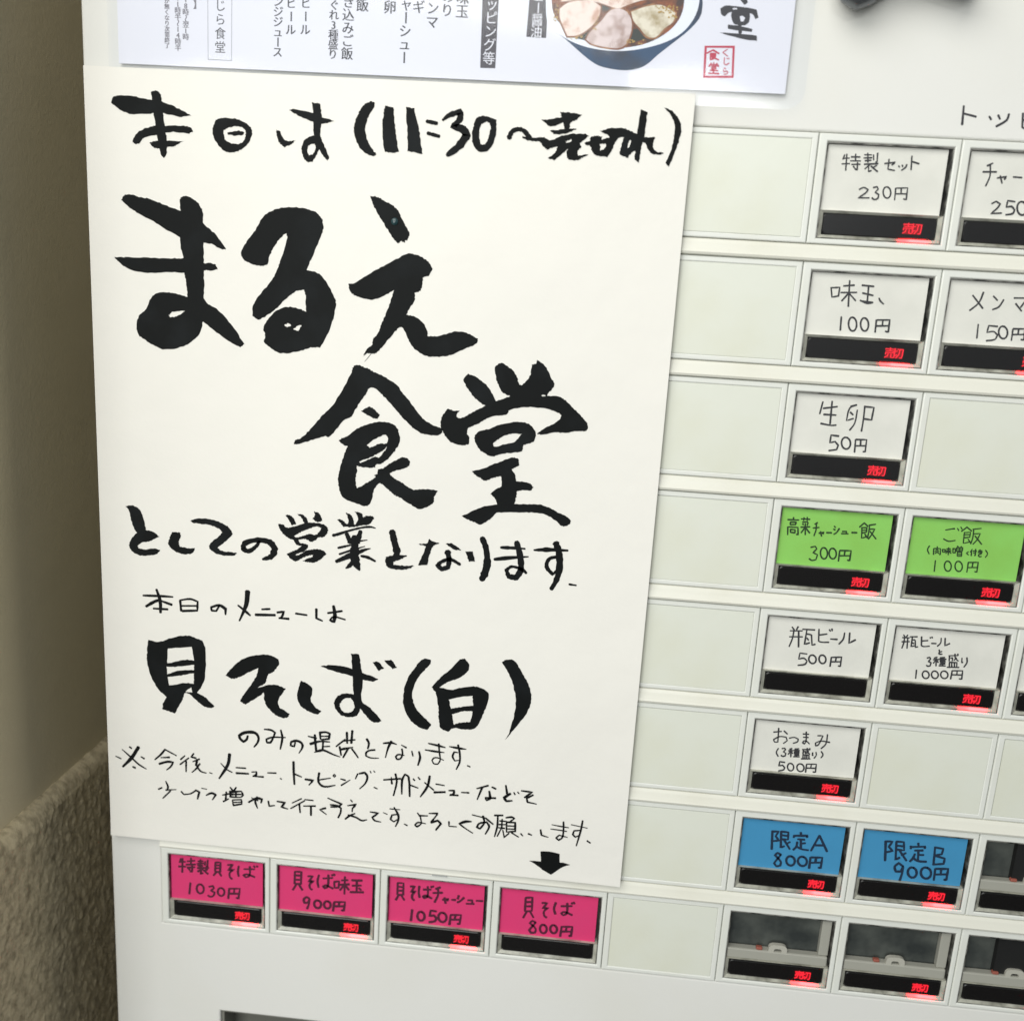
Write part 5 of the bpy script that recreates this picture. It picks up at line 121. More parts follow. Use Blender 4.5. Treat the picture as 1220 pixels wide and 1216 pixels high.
M = dict(
    paint=mat('white_paint', (0.74, 0.74, 0.70), 0.5, spec=0.2, bump=[(900, 0.00003)], var=(9, (0.66, 0.65, 0.56), 0.5, 0.45, 0.75)),
    housing=mat('white_plastic', (0.74, 0.755, 0.70), 0.3, var=(30, (0.66, 0.66, 0.56), 0.5, 0.5, 0.75)),
    plate=mat('aged_plastic', (0.715, 0.735, 0.645), 0.33, bump=[(40, 0.0002), (500, 0.00002)], var=(16, (0.66, 0.66, 0.50), 0.8, 0.48, 0.74)),
    rail=mat('cream_plastic', (0.74, 0.735, 0.645), 0.32, var=(25, (0.60, 0.58, 0.46), 0.6, 0.52, 0.8)),
    gap=mat('grey_chassis', (0.38, 0.39, 0.37), 0.6),
    surround=mat('dark_metal', (0.27, 0.265, 0.24), 0.3, 0.4, var=(160, (0.03, 0.03, 0.025), 1.0, 0.45, 0.6)),
    tray=mat('smoked_acrylic', (0.52, 0.51, 0.44), 0.22, var=(120, (0.12, 0.115, 0.09), 0.8, 0.45, 0.65)),
    back=mat('dark_backing', (0.10, 0.108, 0.098), 0.45, var=(60, (0.03, 0.035, 0.035), 1, 0.4, 0.65)),
    black=mat('black_plastic', (0.008, 0.007, 0.007), 0.27),
    blackm=mat('matt_black', (0.008, 0.008, 0.008), 0.6),
    ledge=mat('grey_ledge', (0.42, 0.41, 0.36), 0.4), clip=mat('clip_plastic', (0.52, 0.50, 0.44), 0.4), redbit=mat('red_dot', (0.35, 0.10, 0.07), 0.5),
    card_w=mat('card_white', (0.84, 0.82, 0.765), 0.7, bump=[(700, 0.00002)], var=(60, (0.66, 0.65, 0.60), 0.5, 0.4, 0.7)),
    card_g=mat('card_green', (0.29, 0.66, 0.135), 0.7, var=(60, (0.26, 0.52, 0.08), 0.6, 0.4, 0.7)),
    card_b=mat('card_blue', (0.055, 0.30, 0.56), 0.7, var=(60, (0.05, 0.27, 0.50), 0.6, 0.4, 0.7)),
    card_p=mat("card_pink", (0.78, 0.038, 0.18), 0.7, var=(60, (0.72, 0.045, 0.19), 0.6, 0.4, 0.7)),
    pen=mat('pen_ink', (0.035, 0.035, 0.04), 0.6), pen_g=mat('pen_ink_on_green', (0.015, 0.045, 0.012), 0.6),
    pen_b=mat('pen_ink_on_blue', (0.008, 0.025, 0.06), 0.6), pen_p=mat('pen_ink_on_pink', (0.085, 0.006, 0.03), 0.6),
    poster=mat('poster_paper', (0.805, 0.79, 0.73), 0.75, bump=[(9, 0.0025), (900, 0.00004)], var=(7, (0.785, 0.77, 0.715), 0.7, 0.4, 0.7)),
    ink=mat('brush_ink', (0.005, 0.006, 0.006), 0.55, bump=[(300, 0.00005)], var=(60, (0.009, 0.011, 0.012), 1, 0.5, 0.75), spec=0.1),
    sheet=mat('menu_paper', (0.74, 0.745, 0.80), 0.6, var=(12, (0.75, 0.75, 0.79), 0.5, 0.4, 0.7)),
    print_=mat('printed_black', (0.03, 0.03, 0.035), 0.5), printg=mat('printed_grey', (0.16, 0.15, 0.17), 0.5), prints=mat('printed_charcoal', (0.045, 0.04, 0.05), 0.4),
    printw=mat('printed_white', (0.72, 0.72, 0.76), 0.5), printr=mat('printed_red', (0.48, 0.035, 0.07), 0.5), linec=mat('printed_line', (0.30, 0.30, 0.33), 0.5),
    b_body=mat('bowl_blue', (0.012, 0.055, 0.125), 0.4, var=(90, (0.02, 0.03, 0.05), 1, 0.4, 0.65)), b_rim=mat('bowl_rim', (0.78, 0.81, 0.86), 0.4),
    b_soup=mat('soup_brown', (0.26, 0.07, 0.015), 0.35, var=(220, (0.05, 0.025, 0.015), 1, 0.4, 0.6)),
    b_ma=mat('pork_pale', (0.80, 0.66, 0.58), 0.5, var=(260, (0.55, 0.34, 0.25), 1, 0.48, 0.66)),
    b_mb=mat('pork_pink', (0.66, 0.55, 0.52), 0.5, var=(300, (0.42, 0.30, 0.26), 1, 0.45, 0.68)),
    b_mc=mat('pork_olive', (0.74, 0.68, 0.54), 0.5, var=(260, (0.40, 0.32, 0.18), 1, 0.46, 0.70)),
    b_sw=mat('seaweed_dark', (0.02, 0.028, 0.02), 0.4), b_on=mat('onion_bits', (0.42, 0.27, 0.07), 0.4),
    film=clear('laminate_film', 0.07, (0.97, 0.98, 1.0), 1.42, bump=(10, 0.0008, (1.0, 1, 1.6)), veil=((0.85, 0.88, 0.95), 0.006)),
    pane=clear('clear_acrylic', 0.03, (0.96, 0.97, 0.96), 1.45),
    steel=mat('handle_steel', (0.17, 0.18, 0.19), 0.3, 0.7), screen=mat('tray_grey', (0.20, 0.20, 0.17), 0.35),
    led=emit('red_led', (1.0, 0.02, 0.04), 1.15), led_dim=emit('red_led_dim', (0.75, 0.0, 0.012), 0.35),
    drop=mat('glossy_bead', (0.02, 0.05, 0.055), 0.06),
    sidewall=mat('painted_wall', (0.68, 0.60, 0.41), 0.5, bump=[(30, 0.0004), (700, 0.00012)], var=(9, (0.61, 0.54, 0.36), 0.8, 0.4, 0.65)),
    concrete=mat('rough_concrete', (0.58, 0.50, 0.33), 0.9, bump=[(420, 0.0004), (1800, 0.0003)], var=(230, (0.28, 0.235, 0.15), 0.95, 0.44, 0.72), stretch=(1, 1.3, 1.0)),
    edge=mat('worn_edge', (0.40, 0.355, 0.24), 0.85, bump=[(260, 0.0010)], var=(90, (0.24, 0.21, 0.14), 0.9, 0.5, 0.7)),
)

# ------------------------------------------------------------------ object helpers
def link(name, data, parent=None, m=None, label=None, cat=None, group=None, kind=None):
    o = bpy.data.objects.new(name, data); COL.objects.link(o); o.parent = parent
    if m is not None and data is not None and not data.materials: data.materials.append(m)
    for k, v in (('label', label), ('category', cat), ('group', group), ('kind', kind)):
        if v: o[k] = v
    return o
def mesh(name, bm, smooth=False):
    me = bpy.data.meshes.new(name); bm.to_mesh(me); bm.free()
    if smooth:
        for p in me.polygons: p.use_smooth = True
    return me
def bbox(bm, x0, x1, y0, y1, z0, z1, bev=0.0, seg=2):
    r = bmesh.ops.create_cube(bm, size=1.0)
    for v in r['verts']:
        v.co = Vector(((x0+x1)/2+v.co.x*(x1-x0), (y0+y1)/2+v.co.y*(y1-y0), (z0+z1)/2+v.co.z*(z1-z0)))
    if bev:
        es = list({e for v in r['verts'] for e in v.link_edges})
        bmesh.ops.bevel(bm, geom=es, offset=bev, segments=seg, affect='EDGES', profile=0.5)
def box_mesh(name, *a, **k):
    bm = bmesh.new(); bbox(bm, *a, **k); return mesh(name, bm)
def ring_mesh(name, o, i, yf, yb, bev=0.0004, inner_back=None, yi=None):   # rectangular frame; o,i = (x0,x1,z0,z1)
    bm = bmesh.new()
    def loop(r, y): return [bm.verts.new(p) for p in ((r[0], y, r[2]), (r[1], y, r[2]), (r[1], y, r[3]), (r[0], y, r[3]))]
    of, inf = loop(o, yf), loop(i, yf if yi is None else yi); ob, ib = loop(o, yb), loop(i, inner_back if inner_back else yb)
    fr = []
    for k in range(4):
        l = (k+1) % 4
        fr.append(bm.faces.new((of[k], of[l], inf[l], inf[k])))
        bm.faces.new((ob[k], ob[l], of[l], of[k])); bm.faces.new((inf[k], inf[l], ib[l], ib[k]))
    bm.normal_update()
    if bev:
        es = [e for e in bm.edges if all(abs(v.co.y-yf) < 1e-7 for v in e.verts) and not (e.verts[0] in of and e.verts[1] in inf or e.verts[1] in of and e.verts[0] in inf)]
        bmesh.ops.bevel(bm, geom=es, offset=bev, segments=2, affect='EDGES', profile=0.5)
    bmesh.ops.recalc_face_normals(bm, faces=bm.faces)
    return mesh(name, bm)

# ------------------------------------------------------------------ writing: strokes (x, z, half width) and outlines, millimetres on the panel plane
def catmull(P, closed, n):
    P = [Vector(p) for p in P]; m = len(P)
    if m < 3: return P
    out = []
    def turn(a, b, c):
        u = (b-a).xy; v = (c-b).xy
        return 0 if u.length == 0 or v.length == 0 else math.degrees(abs(u.angle(v)))
    for i in range(m if closed else m-1):
        a, b = P[i], P[(i+1) % m]
        p = P[i-1] if closed or i > 0 else None
        q = P[(i+2) % m] if closed or i+2 < m else None
        d = (b-a).xy.length
        def tang(u, v): 
            t = v-u; l = t.xy.length
            return t*(d/l) if l > 0 else t*0
        ta = tang(p, b) if p is not None and turn(p, a, b) < 58 else (b-a)
        tb = tang(a, q) if q is not None and turn(a, b, q) < 58 else (b-a)
        for j in range(n):
            s = j/n
            out.append((2*s**3-3*s*s+1)*a+(s**3-2*s*s+s)*ta+(3*s*s-2*s**3)*b+(s**3-s*s)*tb)
    if not closed: out.append(P[-1])
    return out
rnd = random.Random(11)
LAYER = [0]
def ink_mesh(key, y, rough=0.0, n=4, items=None, thin=1.0):
    verts, faces = [], []
    for k, it in enumerate((items or INK[key]).split(';')):
        yy = y-0.000004*(k % 30)
        if it[0] == 'S':
            pts = [tuple(float(v) for v in t.split(',')) for t in it[1:].split()]
            if len(pts) == 2: pts.insert(1, tuple((a+b)/2 for a, b in zip(*pts)))
            Q = catmull(pts, False, n); b = len(verts)
            L = len(Q)
            d0 = (Q[0]-Q[1]).xy.normalized(); d1 = (Q[-1]-Q[-2]).xy.normalized()
            e0 = Q[0].copy(); e0.xy += d0*Q[0].z*0.55; e0.z *= 0.45
            e1 = Q[-1].copy(); e1.xy += d1*Q[-1].z*0.55; e1.z *= 0.45
            Q = [e0]+Q+[e1]; L = len(Q)
            for i, q in enumerate(Q):
                t = (Q[min(i+1, L-1)]-Q[max(i-1, 0)]).xy
                t = t.normalized() if t.length > 0 else Vector((1, 0))
                nn = Vector((-t.y, t.x)); h = q.z*thin*(1+rough*rnd.uniform(-1, 1))
                for sgn in (1, -1):
                    v = q.xy+nn*h*sgn; verts.append((v.x/1000, yy, v.y/1000))
                if i: faces.append((b+2*i-2, b+2*i-1, b+2*i+1, b+2*i))
        else:
            rings = []
            for r in it[1:].split('/'):
                pts = [tuple(float(v) for v in t.split(',')) for t in r.split()]
                Q = catmull([(a, b, 0) for a, b in pts], True, n)
                rings.append([(q+Vector((rnd.uniform(-1, 1), rnd.uniform(-1, 1), 0))*rough*0.9).xy for q in Q])
            V, E = [], []
            for r in rings:
                b = len(V); V += r; E += [(b+i, b+(i+1) % len(r)) for i in range(len(r))]
            cv, _, cf, _, _, _ = geometry.delaunay_2d_cdt(V, E, [], 0, 1e-5)
            def wind(p, r):
                w_ = 0; m = len(r)
                for i in range(m):
                    u, v = r[i], r[(i+1) % m]
                    if (u.y <= p.y) != (v.y <= p.y):
                        side = (v.x-u.x)*(p.y-u.y)-(p.x-u.x)*(v.y-u.y)
                        if v.y > u.y and side > 0: w_ += 1
                        elif v.y <= u.y and side < 0: w_ -= 1
                return w_ != 0
            b = len(verts); verts += [(v.x/1000, yy, v.y/1000) for v in cv]
            for f in cf:
                c = sum((cv[i] for i in f), Vector((0, 0)))/len(f)
                if wind(c, rings[0]) and not any(wind(c, h) for h in rings[1:]): faces.append(tuple(b+i for i in f))
    me = bpy.data.meshes.new(key); me.from_pydata(verts, [], faces); me.update()
    # all faces towards the viewer (-y)
    bm = bmesh.new(); bm.from_mesh(me)
    for f in bm.faces:
        f.normal_update()
        if f.normal.y > 0: f.normal_flip()
    bm.to_mesh(me); bm.free(); return me
def glyphs(name, items, y, depth=0.0, bold=0.0):         # printed type: items = (char, x_mm, z_mm, size_mm, rotate)
    verts, faces = [], []
    if bold: items = [(c_, x_+dx, z_, s_, r_, i_) for c_, x_, z_, s_, r_ in items for i_, dx in enumerate((-bold, 0, bold))]
    else: items = [(*t, 0) for t in items]
    for k, (ch, x, z, s, rot, lay) in enumerate(items):
        cu = bpy.data.curves.new('tmp', 'FONT'); cu.body = ch; cu.size = s/1000; cu.extrude = depth/2
        cu.align_x = 'CENTER'; cu.resolution_u = 2
        o = bpy.data.objects.new('tmp', cu); me = bpy.data.meshes.new_from_object(o)
        if len(me.vertices):
            xs = [v.co.x for v in me.vertices]; ys = [v.co.y for v in me.vertices]
            cx = 0.0; cy = 0.36*s/1000
            if ch == '|' : cy = (min(ys)+max(ys))/2
            b = len(verts); c, sn = math.cos(rot), math.sin(rot)
            for v in me.vertices:
                a, d = v.co.x-cx, v.co.y-cy
                verts.append((x/1000+a*c-d*sn, y-v.co.z-lay*0.000004, z/1000+a*sn+d*c))
            faces += [tuple(b+i for i in p.vertices) for p in me.polygons]
        bpy.data.objects.remove(o); bpy.data.curves.remove(cu); bpy.data.meshes.remove(me)
    me = bpy.data.meshes.new(name); me.from_pydata(verts, [], faces); me.update()
    if not depth:
        bm = bmesh.new(); bm.from_mesh(me)
        for f in bm.faces:
            f.normal_update()
            if f.normal.y > 0: f.normal_flip()
        bm.to_mesh(me); bm.free()
    return me

me_f = bpy.data.meshes.new('floor'); me_f.from_pydata([(-6, -6, -1.15), (6, -6, -1.15), (6, 0.75, -1.15), (-6, 0.75, -1.15)], [], [(0, 1, 2, 3)])
link('floor', me_f, None, mat('floor_concrete', (0.06, 0.058, 0.055), 0.7, var=(3, (0.04, 0.04, 0.038), 1, 0.4, 0.6)), kind='structure')
# ------------------------------------------------------------------ setting: side wall with its rough concrete plinth
S = 0.0464; R = S*0.8929
WX = -0.055
bm = bmesh.new(); bbox(bm, WX-0.15, WX, -0.10, 0.75, -0.2705, 0.9); link('wall', mesh('wall', bm), None, M['sidewall'], kind='structure')
link('wall_base', box_mesh('wall_base', WX-0.15, WX+0.003, -0.0895, 0.75, -1.15, -0.2725), None, M['concrete'], kind='structure')
def rough_sheet(name, y0, y1, ny, prof, m, amp):
    # profile (x, z) from top to bottom, swept along y and roughened like hand-thrown render
    vs, fs = [], []
    n = len(prof)
    for j in range(ny+1):
        y = y0+(y1-y0)*j/ny
        for (x, z) in prof:
            h = noise.fractal(Vector((y*270, z*210, 1.7)), 0.55, 2.3, 6)*amp*1.1+noise.noise(Vector((y*45, z*50, 4)))*amp*1.1
            h -= max(0.0, noise.noise(Vector((y*380, z*280, 9)))-0.15)*amp*1.6
            dz = noise.fractal(Vector((y*140, 3.1, 8+x*90)), 0.8, 2.1, 3)*amp*0.9
            vs.append((x+h*(1 if z < -0.2712 else 0.35), y, z+dz*(1 if z > -0.280 else 0.2)))
    for j in range(ny):
        for i in range(n-1):
            a = j*n+i; fs.append((a, a+1, a+n+1, a+n))
    me = bpy.data.meshes.new(name); me.from_pydata(vs, [], fs); me.update()
    for p in me.polygons: p.use_smooth = True
    return link(name, me, None, m, kind='structure')
px = WX+0.0055
prof = [(WX-0.002, -0.2700), (WX, -0.2701), (WX+0.0015, -0.2705), (WX+0.003, -0.2712), (WX+0.0042, -0.2725), (WX+0.005, -0.2742), (px, -0.2760)]
prof += [(px+0.0002, -0.2765-0.0005*i) for i in range(400)]
rough_sheet('concrete_plinth', -0.09, 0.14, 440, prof, M['concrete'], 0.00042)

# ------------------------------------------------------------------ the ticket machine
mach = link('ticket_machine', None, None, label='white ticket vending machine with rows of handwritten price cards and red sold-out lights', cat='vending machine')
mach.location = (0, 0, 0)
ML = -0.0245; MR = 0.47; MT = 0.16; MB_ = -0.62
gx0, gx1 = -0.065*S, 8.935*S; gz1, gz0 = 0.07*R, -7.80*R     # the opening the button modules sit in
hx0, hx1, hz1, hz0 = 0.0217, 0.30, -8.786*R, -0.56            # the recess below them
def sheet_with_holes(name, xs, zs, holes, yf, thick):
    bm = bmesh.new()
    def inside(cx, cz): return any(h[0] < cx < h[1] and h[2] < cz < h[3] for h in holes)
    for a in range(len(xs)-1):
        for b in range(len(zs)-1):
            x0, x1, z0, z1 = xs[a], xs[a+1], zs[b], zs[b+1]
            if inside((x0+x1)/2, (z0+z1)/2): continue
            bm.faces.new([bm.verts.new(p) for p in ((x0, yf, z0), (x1, yf, z0), (x1, yf, z1), (x0, yf, z1))])
    bmesh.ops.remove_doubles(bm, verts=bm.verts, dist=1e-6)
    be = [e for e in bm.edges if e.is_boundary]
    r = bmesh.ops.extrude_edge_only(bm, edges=be)
    for v in r['geom']:
        if isinstance(v, bmesh.types.BMVert): v.co.y += thick
    edge = [e for e in bm.edges if all(abs(v.co.y-yf) < 1e-7 for v in e.verts) and len(e.link_faces) == 2 and e.link_faces[0].normal.length >= 0 and any(abs(f.calc_center_median().y-yf) > 1e-5 for f in e.link_faces)]
    bmesh.ops.recalc_face_normals(bm, faces=bm.faces)
    bmesh.ops.bevel(bm, geom=edge, offset=0.0009, segments=3, affect='EDGES', profile=0.5)
    return mesh(name, bm)
link('front_panel', sheet_with_holes('front_panel', [ML, gx0, hx0, hx1, gx1, MR], [MB_, hz0, hz1, gz0, gz1, MT], [(gx0, gx1, gz0, gz1), (hx0, hx1, hz0, hz1)], 0.0006, 0.02), mach, M['paint'])
link('chassis', box_mesh('chassis', gx0-0.004, gx1+0.004, 0.0085, 0.02, gz0-0.004, gz1+0.004), mach, M['gap'])
link('cabinet', box_mesh('cabinet', ML+0.0006, MR-0.0006, 0.021, 0.36, MB_, MT, bev=0.001), mach, M['paint'])
# recess with a grey inner tray
bm = bmesh.new()
for a in ((hx0, hx0+0.0012, 0.002, 0.0195, hz0, hz1), (hx0+0.0012, hx1, 0.002, 0.0195, hz1-0.0012, hz1)):
    bbox(bm, *a)
link('recess_wall', mesh('recess_wall', bm), mach, M['screen'])
link('recess_back', box_mesh('recess_back', hx0+0.0012, hx1, 0.0145, 0.0195, hz0, hz1-0.0012), mach, mat('recess_grey', (0.16, 0.16, 0.135), 0.35))

MODH = (-0.0625*S, 0.9325*S, -0.792*R, 0.062*R)
WIN = (0.0, 0.8906*S, -0.7476*R, 0.0)
housing_me = ring_mesh('housing', MODH, WIN, 0.0, 0.008, bev=0.00045, inner_back=0.0045)
housing_me.materials.append(M['housing'])
blank_fr = ring_mesh('blank_frame', MODH, (-0.008*S, 0.885*S, -0.745*R, 0.012*R), 0.0, 0.008, bev=0.00045, inner_back=0.0016); blank_fr.materials.append(M['housing'])
blank_pl = box_mesh('blank_plate', -0.0075*S, 0.8845*S, 0.00012, 0.004, -0.7449*R, 0.0119*R, bev=0.00006); blank_pl.materials.append(M['plate'])
ww, wh = WIN[1], -WIN[2]
sur_me = ring_mesh('surround', (0.00003, ww-0.00003, -wh+0.00003, -0.00003), (0.0004, ww-0.0004, -wh+0.0003, -0.00045), 0.00030, 0.0044, bev=0.0001); sur_me.materials.append(M['surround'])
back_me = box_mesh('backing', 0.0002, ww-0.0002, 0.0046, 0.0052, -wh+0.0002, -0.0002); back_me.materials.append(M['back'])
tray_me = ring_mesh('light_tray', (0.00042, ww-0.00042, -wh+0.00032, -0.0217), (0.0017, ww-0.0017, -wh+0.00135, -0.0225), 0.00040, 0.0044, bev=0, yi=0.00130); tray_me.materials.append(M['tray'])
def strip_mesh():                              # black bar with rounded ends
    x0, x1, z0, z1, rr = 0.0018, ww-0.0018, -wh+0.00145, -0.0226, 0.0014
    pts = []
    for cx, cz, a0 in ((x1-rr, z1-rr, 0), (x0+rr, z1-rr, 90), (x0+rr, z0+rr, 180), (x1-rr, z0+rr, 270)):
        for k in range(6):
            a = math.radians(a0+18*k); pts.append((cx+rr*math.cos(a), cz+rr*math.sin(a)))
    bm = bmesh.new(); lp = []
    for off, y in ((0.0003, 0.0008), (0, 0.0011), (0, 0.0043)):
        lp.append([bm.verts.new((x+(0.5*(x0+x1)-x)/(0.5*(x1-x0))*off, y, z+(0.5*(z0+z1)-z)/(0.5*(z1-z0))*off)) for x, z in pts])
    n = len(pts); bm.faces.new(lp[0])
    for a, b in ((0, 1), (1, 2)):
        for k in range(n): bm.faces.new((lp[a][k], lp[a][(k+1) % n], lp[b][(k+1) % n], lp[b][k]))
    bmesh.ops.recalc_face_normals(bm, faces=bm.faces); return mesh('light_strip', bm)
strip_me = strip_mesh(); strip_me.materials.append(M['black'])
card_me = box_mesh('name_card', 0.00055, 0.0399, 0.0016, 0.0019, -0.02165, -0.0006)
pane_bm = bmesh.new(); pane_bm.faces.new([pane_bm.verts.new(p) for p in ((0.0003, 0.00016, -wh+0.0003), (ww-0.0003, 0.00016, -wh+0.0003), (ww-0.0003, 0.00016, -0.0003), (0.0003, 0.00016, -0.0003))])
pane_me = mesh('pane', pane_bm); pane_me.materials.append(M['pane'])
led_me = glyphs('sold_out_light', [('売', 30.1, -26.3, 3.9, 0), ('切', 32.9, -26.3, 3.9, 0)], 0.00070, 0.0005); led_me.materials.append(M['led'])
led_bg = box_mesh('light_window', 0.0285, 0.0345, 0.00078, 0.0012, -0.0281, -0.0245, bev=0.0001); led_bg.materials.append(M['led_dim'])
ledge_me = box_mesh('ledge', 0.00055, ww-0.0009, 0.0009, 0.0044, -0.0217, -0.0172, bev=0.0006); ledge_me.materials.append(M['ledge'])
post_me = box_mesh('inner_post', ww-0.0046, ww-0.0008, 0.0018, 0.0045, -0.0171, -0.0006, bev=0.0003); post_me.materials.append(M['ledge'])
def clip_mesh():
    vs, fs = [], []
    n = 14
    for k in range(n+1):
        a = math.pi*(-0.15+1.3*k/n)
        ca, sa = math.cos(a), math.sin(a)
        sq = lambda v, e: math.copysign(abs(v)**e, v)
        for (rr, yy) in ((1.0, 0.0010), (0.42, 0.0010), (0.42, 0.0026), (1.0, 0.0026)):
            vs.append((0.0205+0.0037*rr*sq(ca, 0.6), yy, -0.0172+0.0030*rr*sq(sa, 0.6)+0.0002))
        if k:
            b = (k-1)*4
            for j in range(4): fs.append((b+j, b+(j+1) % 4, b+4+(j+1) % 4, b+4+j))
    me = bpy.data.meshes.new('clip'); me.from_pydata(vs, [], fs); me.update(); me.materials.append(M['clip']); return me
clip_me = clip_mesh()
nub_me = box_mesh('nub', 0.0120, 0.0145, 0.0012, 0.003, -0.0173, -0.0160, bev=0.0004); nub_me.materials.append(M['redbit'])

def put(name, me, c, r, parent, m=None, label=None):
    o = link(name, me, parent, None, label=label); o.location = (0, 0, 0)
    return o
def module_root(name, c, r, label):
    o = link(name, blank_fr if name == 'blank_module' else housing_me, mach, None, label=label); o.location = (c*S, 0, -r*R); return o
LED_SPILL = bpy.data.lights.new('added_led_spill', 'AREA'); LED_SPILL.shape = 'RECTANGLE'; LED_SPILL.size = 0.010; LED_SPILL.size_y = 0.0004; LED_SPILL.energy = 0.0011; LED_SPILL.color = (1.0, 0.002, 0.012)  # red light added under each LED so the acrylic lip glows
CARDS = {}
for c, r, k in [(5,0,'w'),(6,0,'w'),(5,1,'w'),(6,1,'w'),(5,2,'w'),(5,3,'g'),(6,3,'g'),(5,4,'w'),(6,4,'w'),(7,4,'w'),(5,5,'w'),(5,6,'b'),(6,6,'b'),(0,7,'p'),(1,7,'p'),(2,7,'p'),(3,7,'p')]:
    CARDS[(c, r)] = k
EMPTY = [(7, 6), (5, 7), (6, 7), (7, 7)]
NOLED = [(5, 4), (3, 7), (7, 6)]
CN = dict(w='white', g='green', b='blue', p='pink')
PEN = dict(w='pen', g='pen_g', b='pen_b', p='pen_p')
for r in range(8):
    for c in range(9):
        if c < 4 and r < 7 and not (c == 3 and r < 7): continue      # behind the poster
        if (c, r) in CARDS or (c, r) in EMPTY:
            k = CARDS.get((c, r))
            b = module_root('button', c, r, (CN[k]+' price card in the window') if k else 'empty window without a card')
            put('surround', sur_me, c, r, b); put('backing', back_me, c, r, b); put('light_tray', tray_me, c, r, b); put('light_strip', strip_me, c, r, b)
            if k:
                cm = card_me.copy(); cm.materials.append(M['card_'+k])
                cd = put('name_card', cm, c, r, b); jit = random.Random(c*10+r)
                cd.rotation_euler = (0, jit.uniform(-0.004, 0.004), 0)
                me = ink_mesh('card_%d_%d' % (c, r), 0.00153, 0.08, 3, thin=1.3 if k in 'bp' else 1.2)
                me.transform(Matrix.Translation((-c*S, 0, r*R)))
                me.materials.append(M[PEN[k]]); put('lettering', me, c, r, b)
            else:
                put('ledge', ledge_me, c, r, b); put('clip', clip_me, c, r, b); put('nub', nub_me, c, r, b); put('inner_post', post_me, c, r, b)
                if c == 7:
                    me = box_mesh('blind', 0.0125, ww-0.006, 0.002, 0.0045, -0.0170, -0.0006); me.materials.append(M['blackm']); put('blind', me, c, r, b)
            if (c, r) not in NOLED:
                put('light_window', led_bg, c, r, b); put('sold_out_light', led_me, c, r, b)
                for lx in (0.0325,):
                    lo = bpy.data.objects.new('added_led_spill', LED_SPILL); COL.objects.link(lo); lo.parent = b; lo.location = (lx, 0.00045, -wh+0.0013); lo.rotation_euler = Vector((0, 0.55, -0.83)).to_track_quat('-Z', 'Y').to_euler()
            put('pane', pane_me, c, r, b)
        else:
            b = module_root('blank_module', c, r, None); put('blank_plate', blank_pl, c, r, b)
# rails between the rows
def rail_mesh(x0, x1):
    prof = [(0.006, -0.7955), (0.0009, -0.7955), (0.0003, -0.803), (-0.0001, -0.83), (-0.0004, -0.86), (-0.0008, -0.895), (-0.0010, -0.908), (-0.0007, -0.926), (0.0004, -0.9345), (0.006, -0.936)]
    vs, fs = [], []
    for x in (x0, x1):
        vs += [(x, y, v*R) for y, v in prof]
    n = len(prof)
    for i in range(n-1): fs.append((i, i+1, n+i+1, n+i))
    fs.append(tuple(range(n))); fs.append(tuple(range(2*n-1, n-1, -1)))
    me = bpy.data.meshes.new('rail'); me.from_pydata(vs, [], fs); me.update()
    bm = bmesh.new(); bm.from_mesh(me); bmesh.ops.recalc_face_normals(bm, faces=bm.faces); bm.to_mesh(me); bm.free()
    return me
rm = rail_mesh(-0.003, 8.93*S); rm.materials.append(M['rail'])
for r in range(7):
    o = link('rail', rm, mach); o.location = (0, 0, -r*R)
# small dark slots in the rails
slot_me = box_mesh('slot', -0.0032, 0.0032, -0.00112, 0.0002, -0.00045, 0.00045, bev=0.0002); slot_me.materials.append(M['gap'])
for x, z in ((0.0517, -0.2812), (0.1142, -0.2869), (0.2169, -0.1621)):
    o = link('slot', slot_me, mach); o.location = (x, 0.0003, z)
me = ink_mesh('panel_title', 0.00055, 0.0, 3); me.materials.append(M['print_']); link('lettering', me, mach)
# steel handle at the top edge of the picture
bm = bmesh.new()
hp = [(0.2268, 0.0500, 0.0052), (0.2295, 0.0455, 0.0056), (0.2340, 0.0436, 0.0058), (0.2385, 0.0448, 0.0054), (0.2430, 0.0482, 0.0046), (0.2480, 0.0500, 0.0044), (0.2560, 0.0497, 0.0044), (0.2625, 0.0480, 0.0046), (0.2680, 0.0470, 0.0048), (0.2700, 0.0478, 0.0040)]
vs = []
for i, (x, z, rr) in enumerate(hp):
    vs.append([bm.verts.new((x, -0.0065+rr*0.75*math.cos(a), z+0.0003+rr*math.sin(a))) for a in [2*math.pi*k/16 for k in range(16)]])
for i in range(len(vs)-1):
    for k in range(16): bm.faces.new((vs[i][k], vs[i][(k+1) % 16], vs[i+1][(k+1) % 16], vs[i+1][k]))
bm.faces.new(vs[0]); bm.faces.new(vs[-1]); bmesh.ops.recalc_face_normals(bm, faces=bm.faces)
hm = mesh('handle', bm, True); link('handle', hm, mach, M['steel'])
link('handle_mount', box_mesh('handle_mount', 0.2300, 0.2670, -0.009, 0.0005, 0.0505, 0.075, bev=0.002), mach, M['steel'])

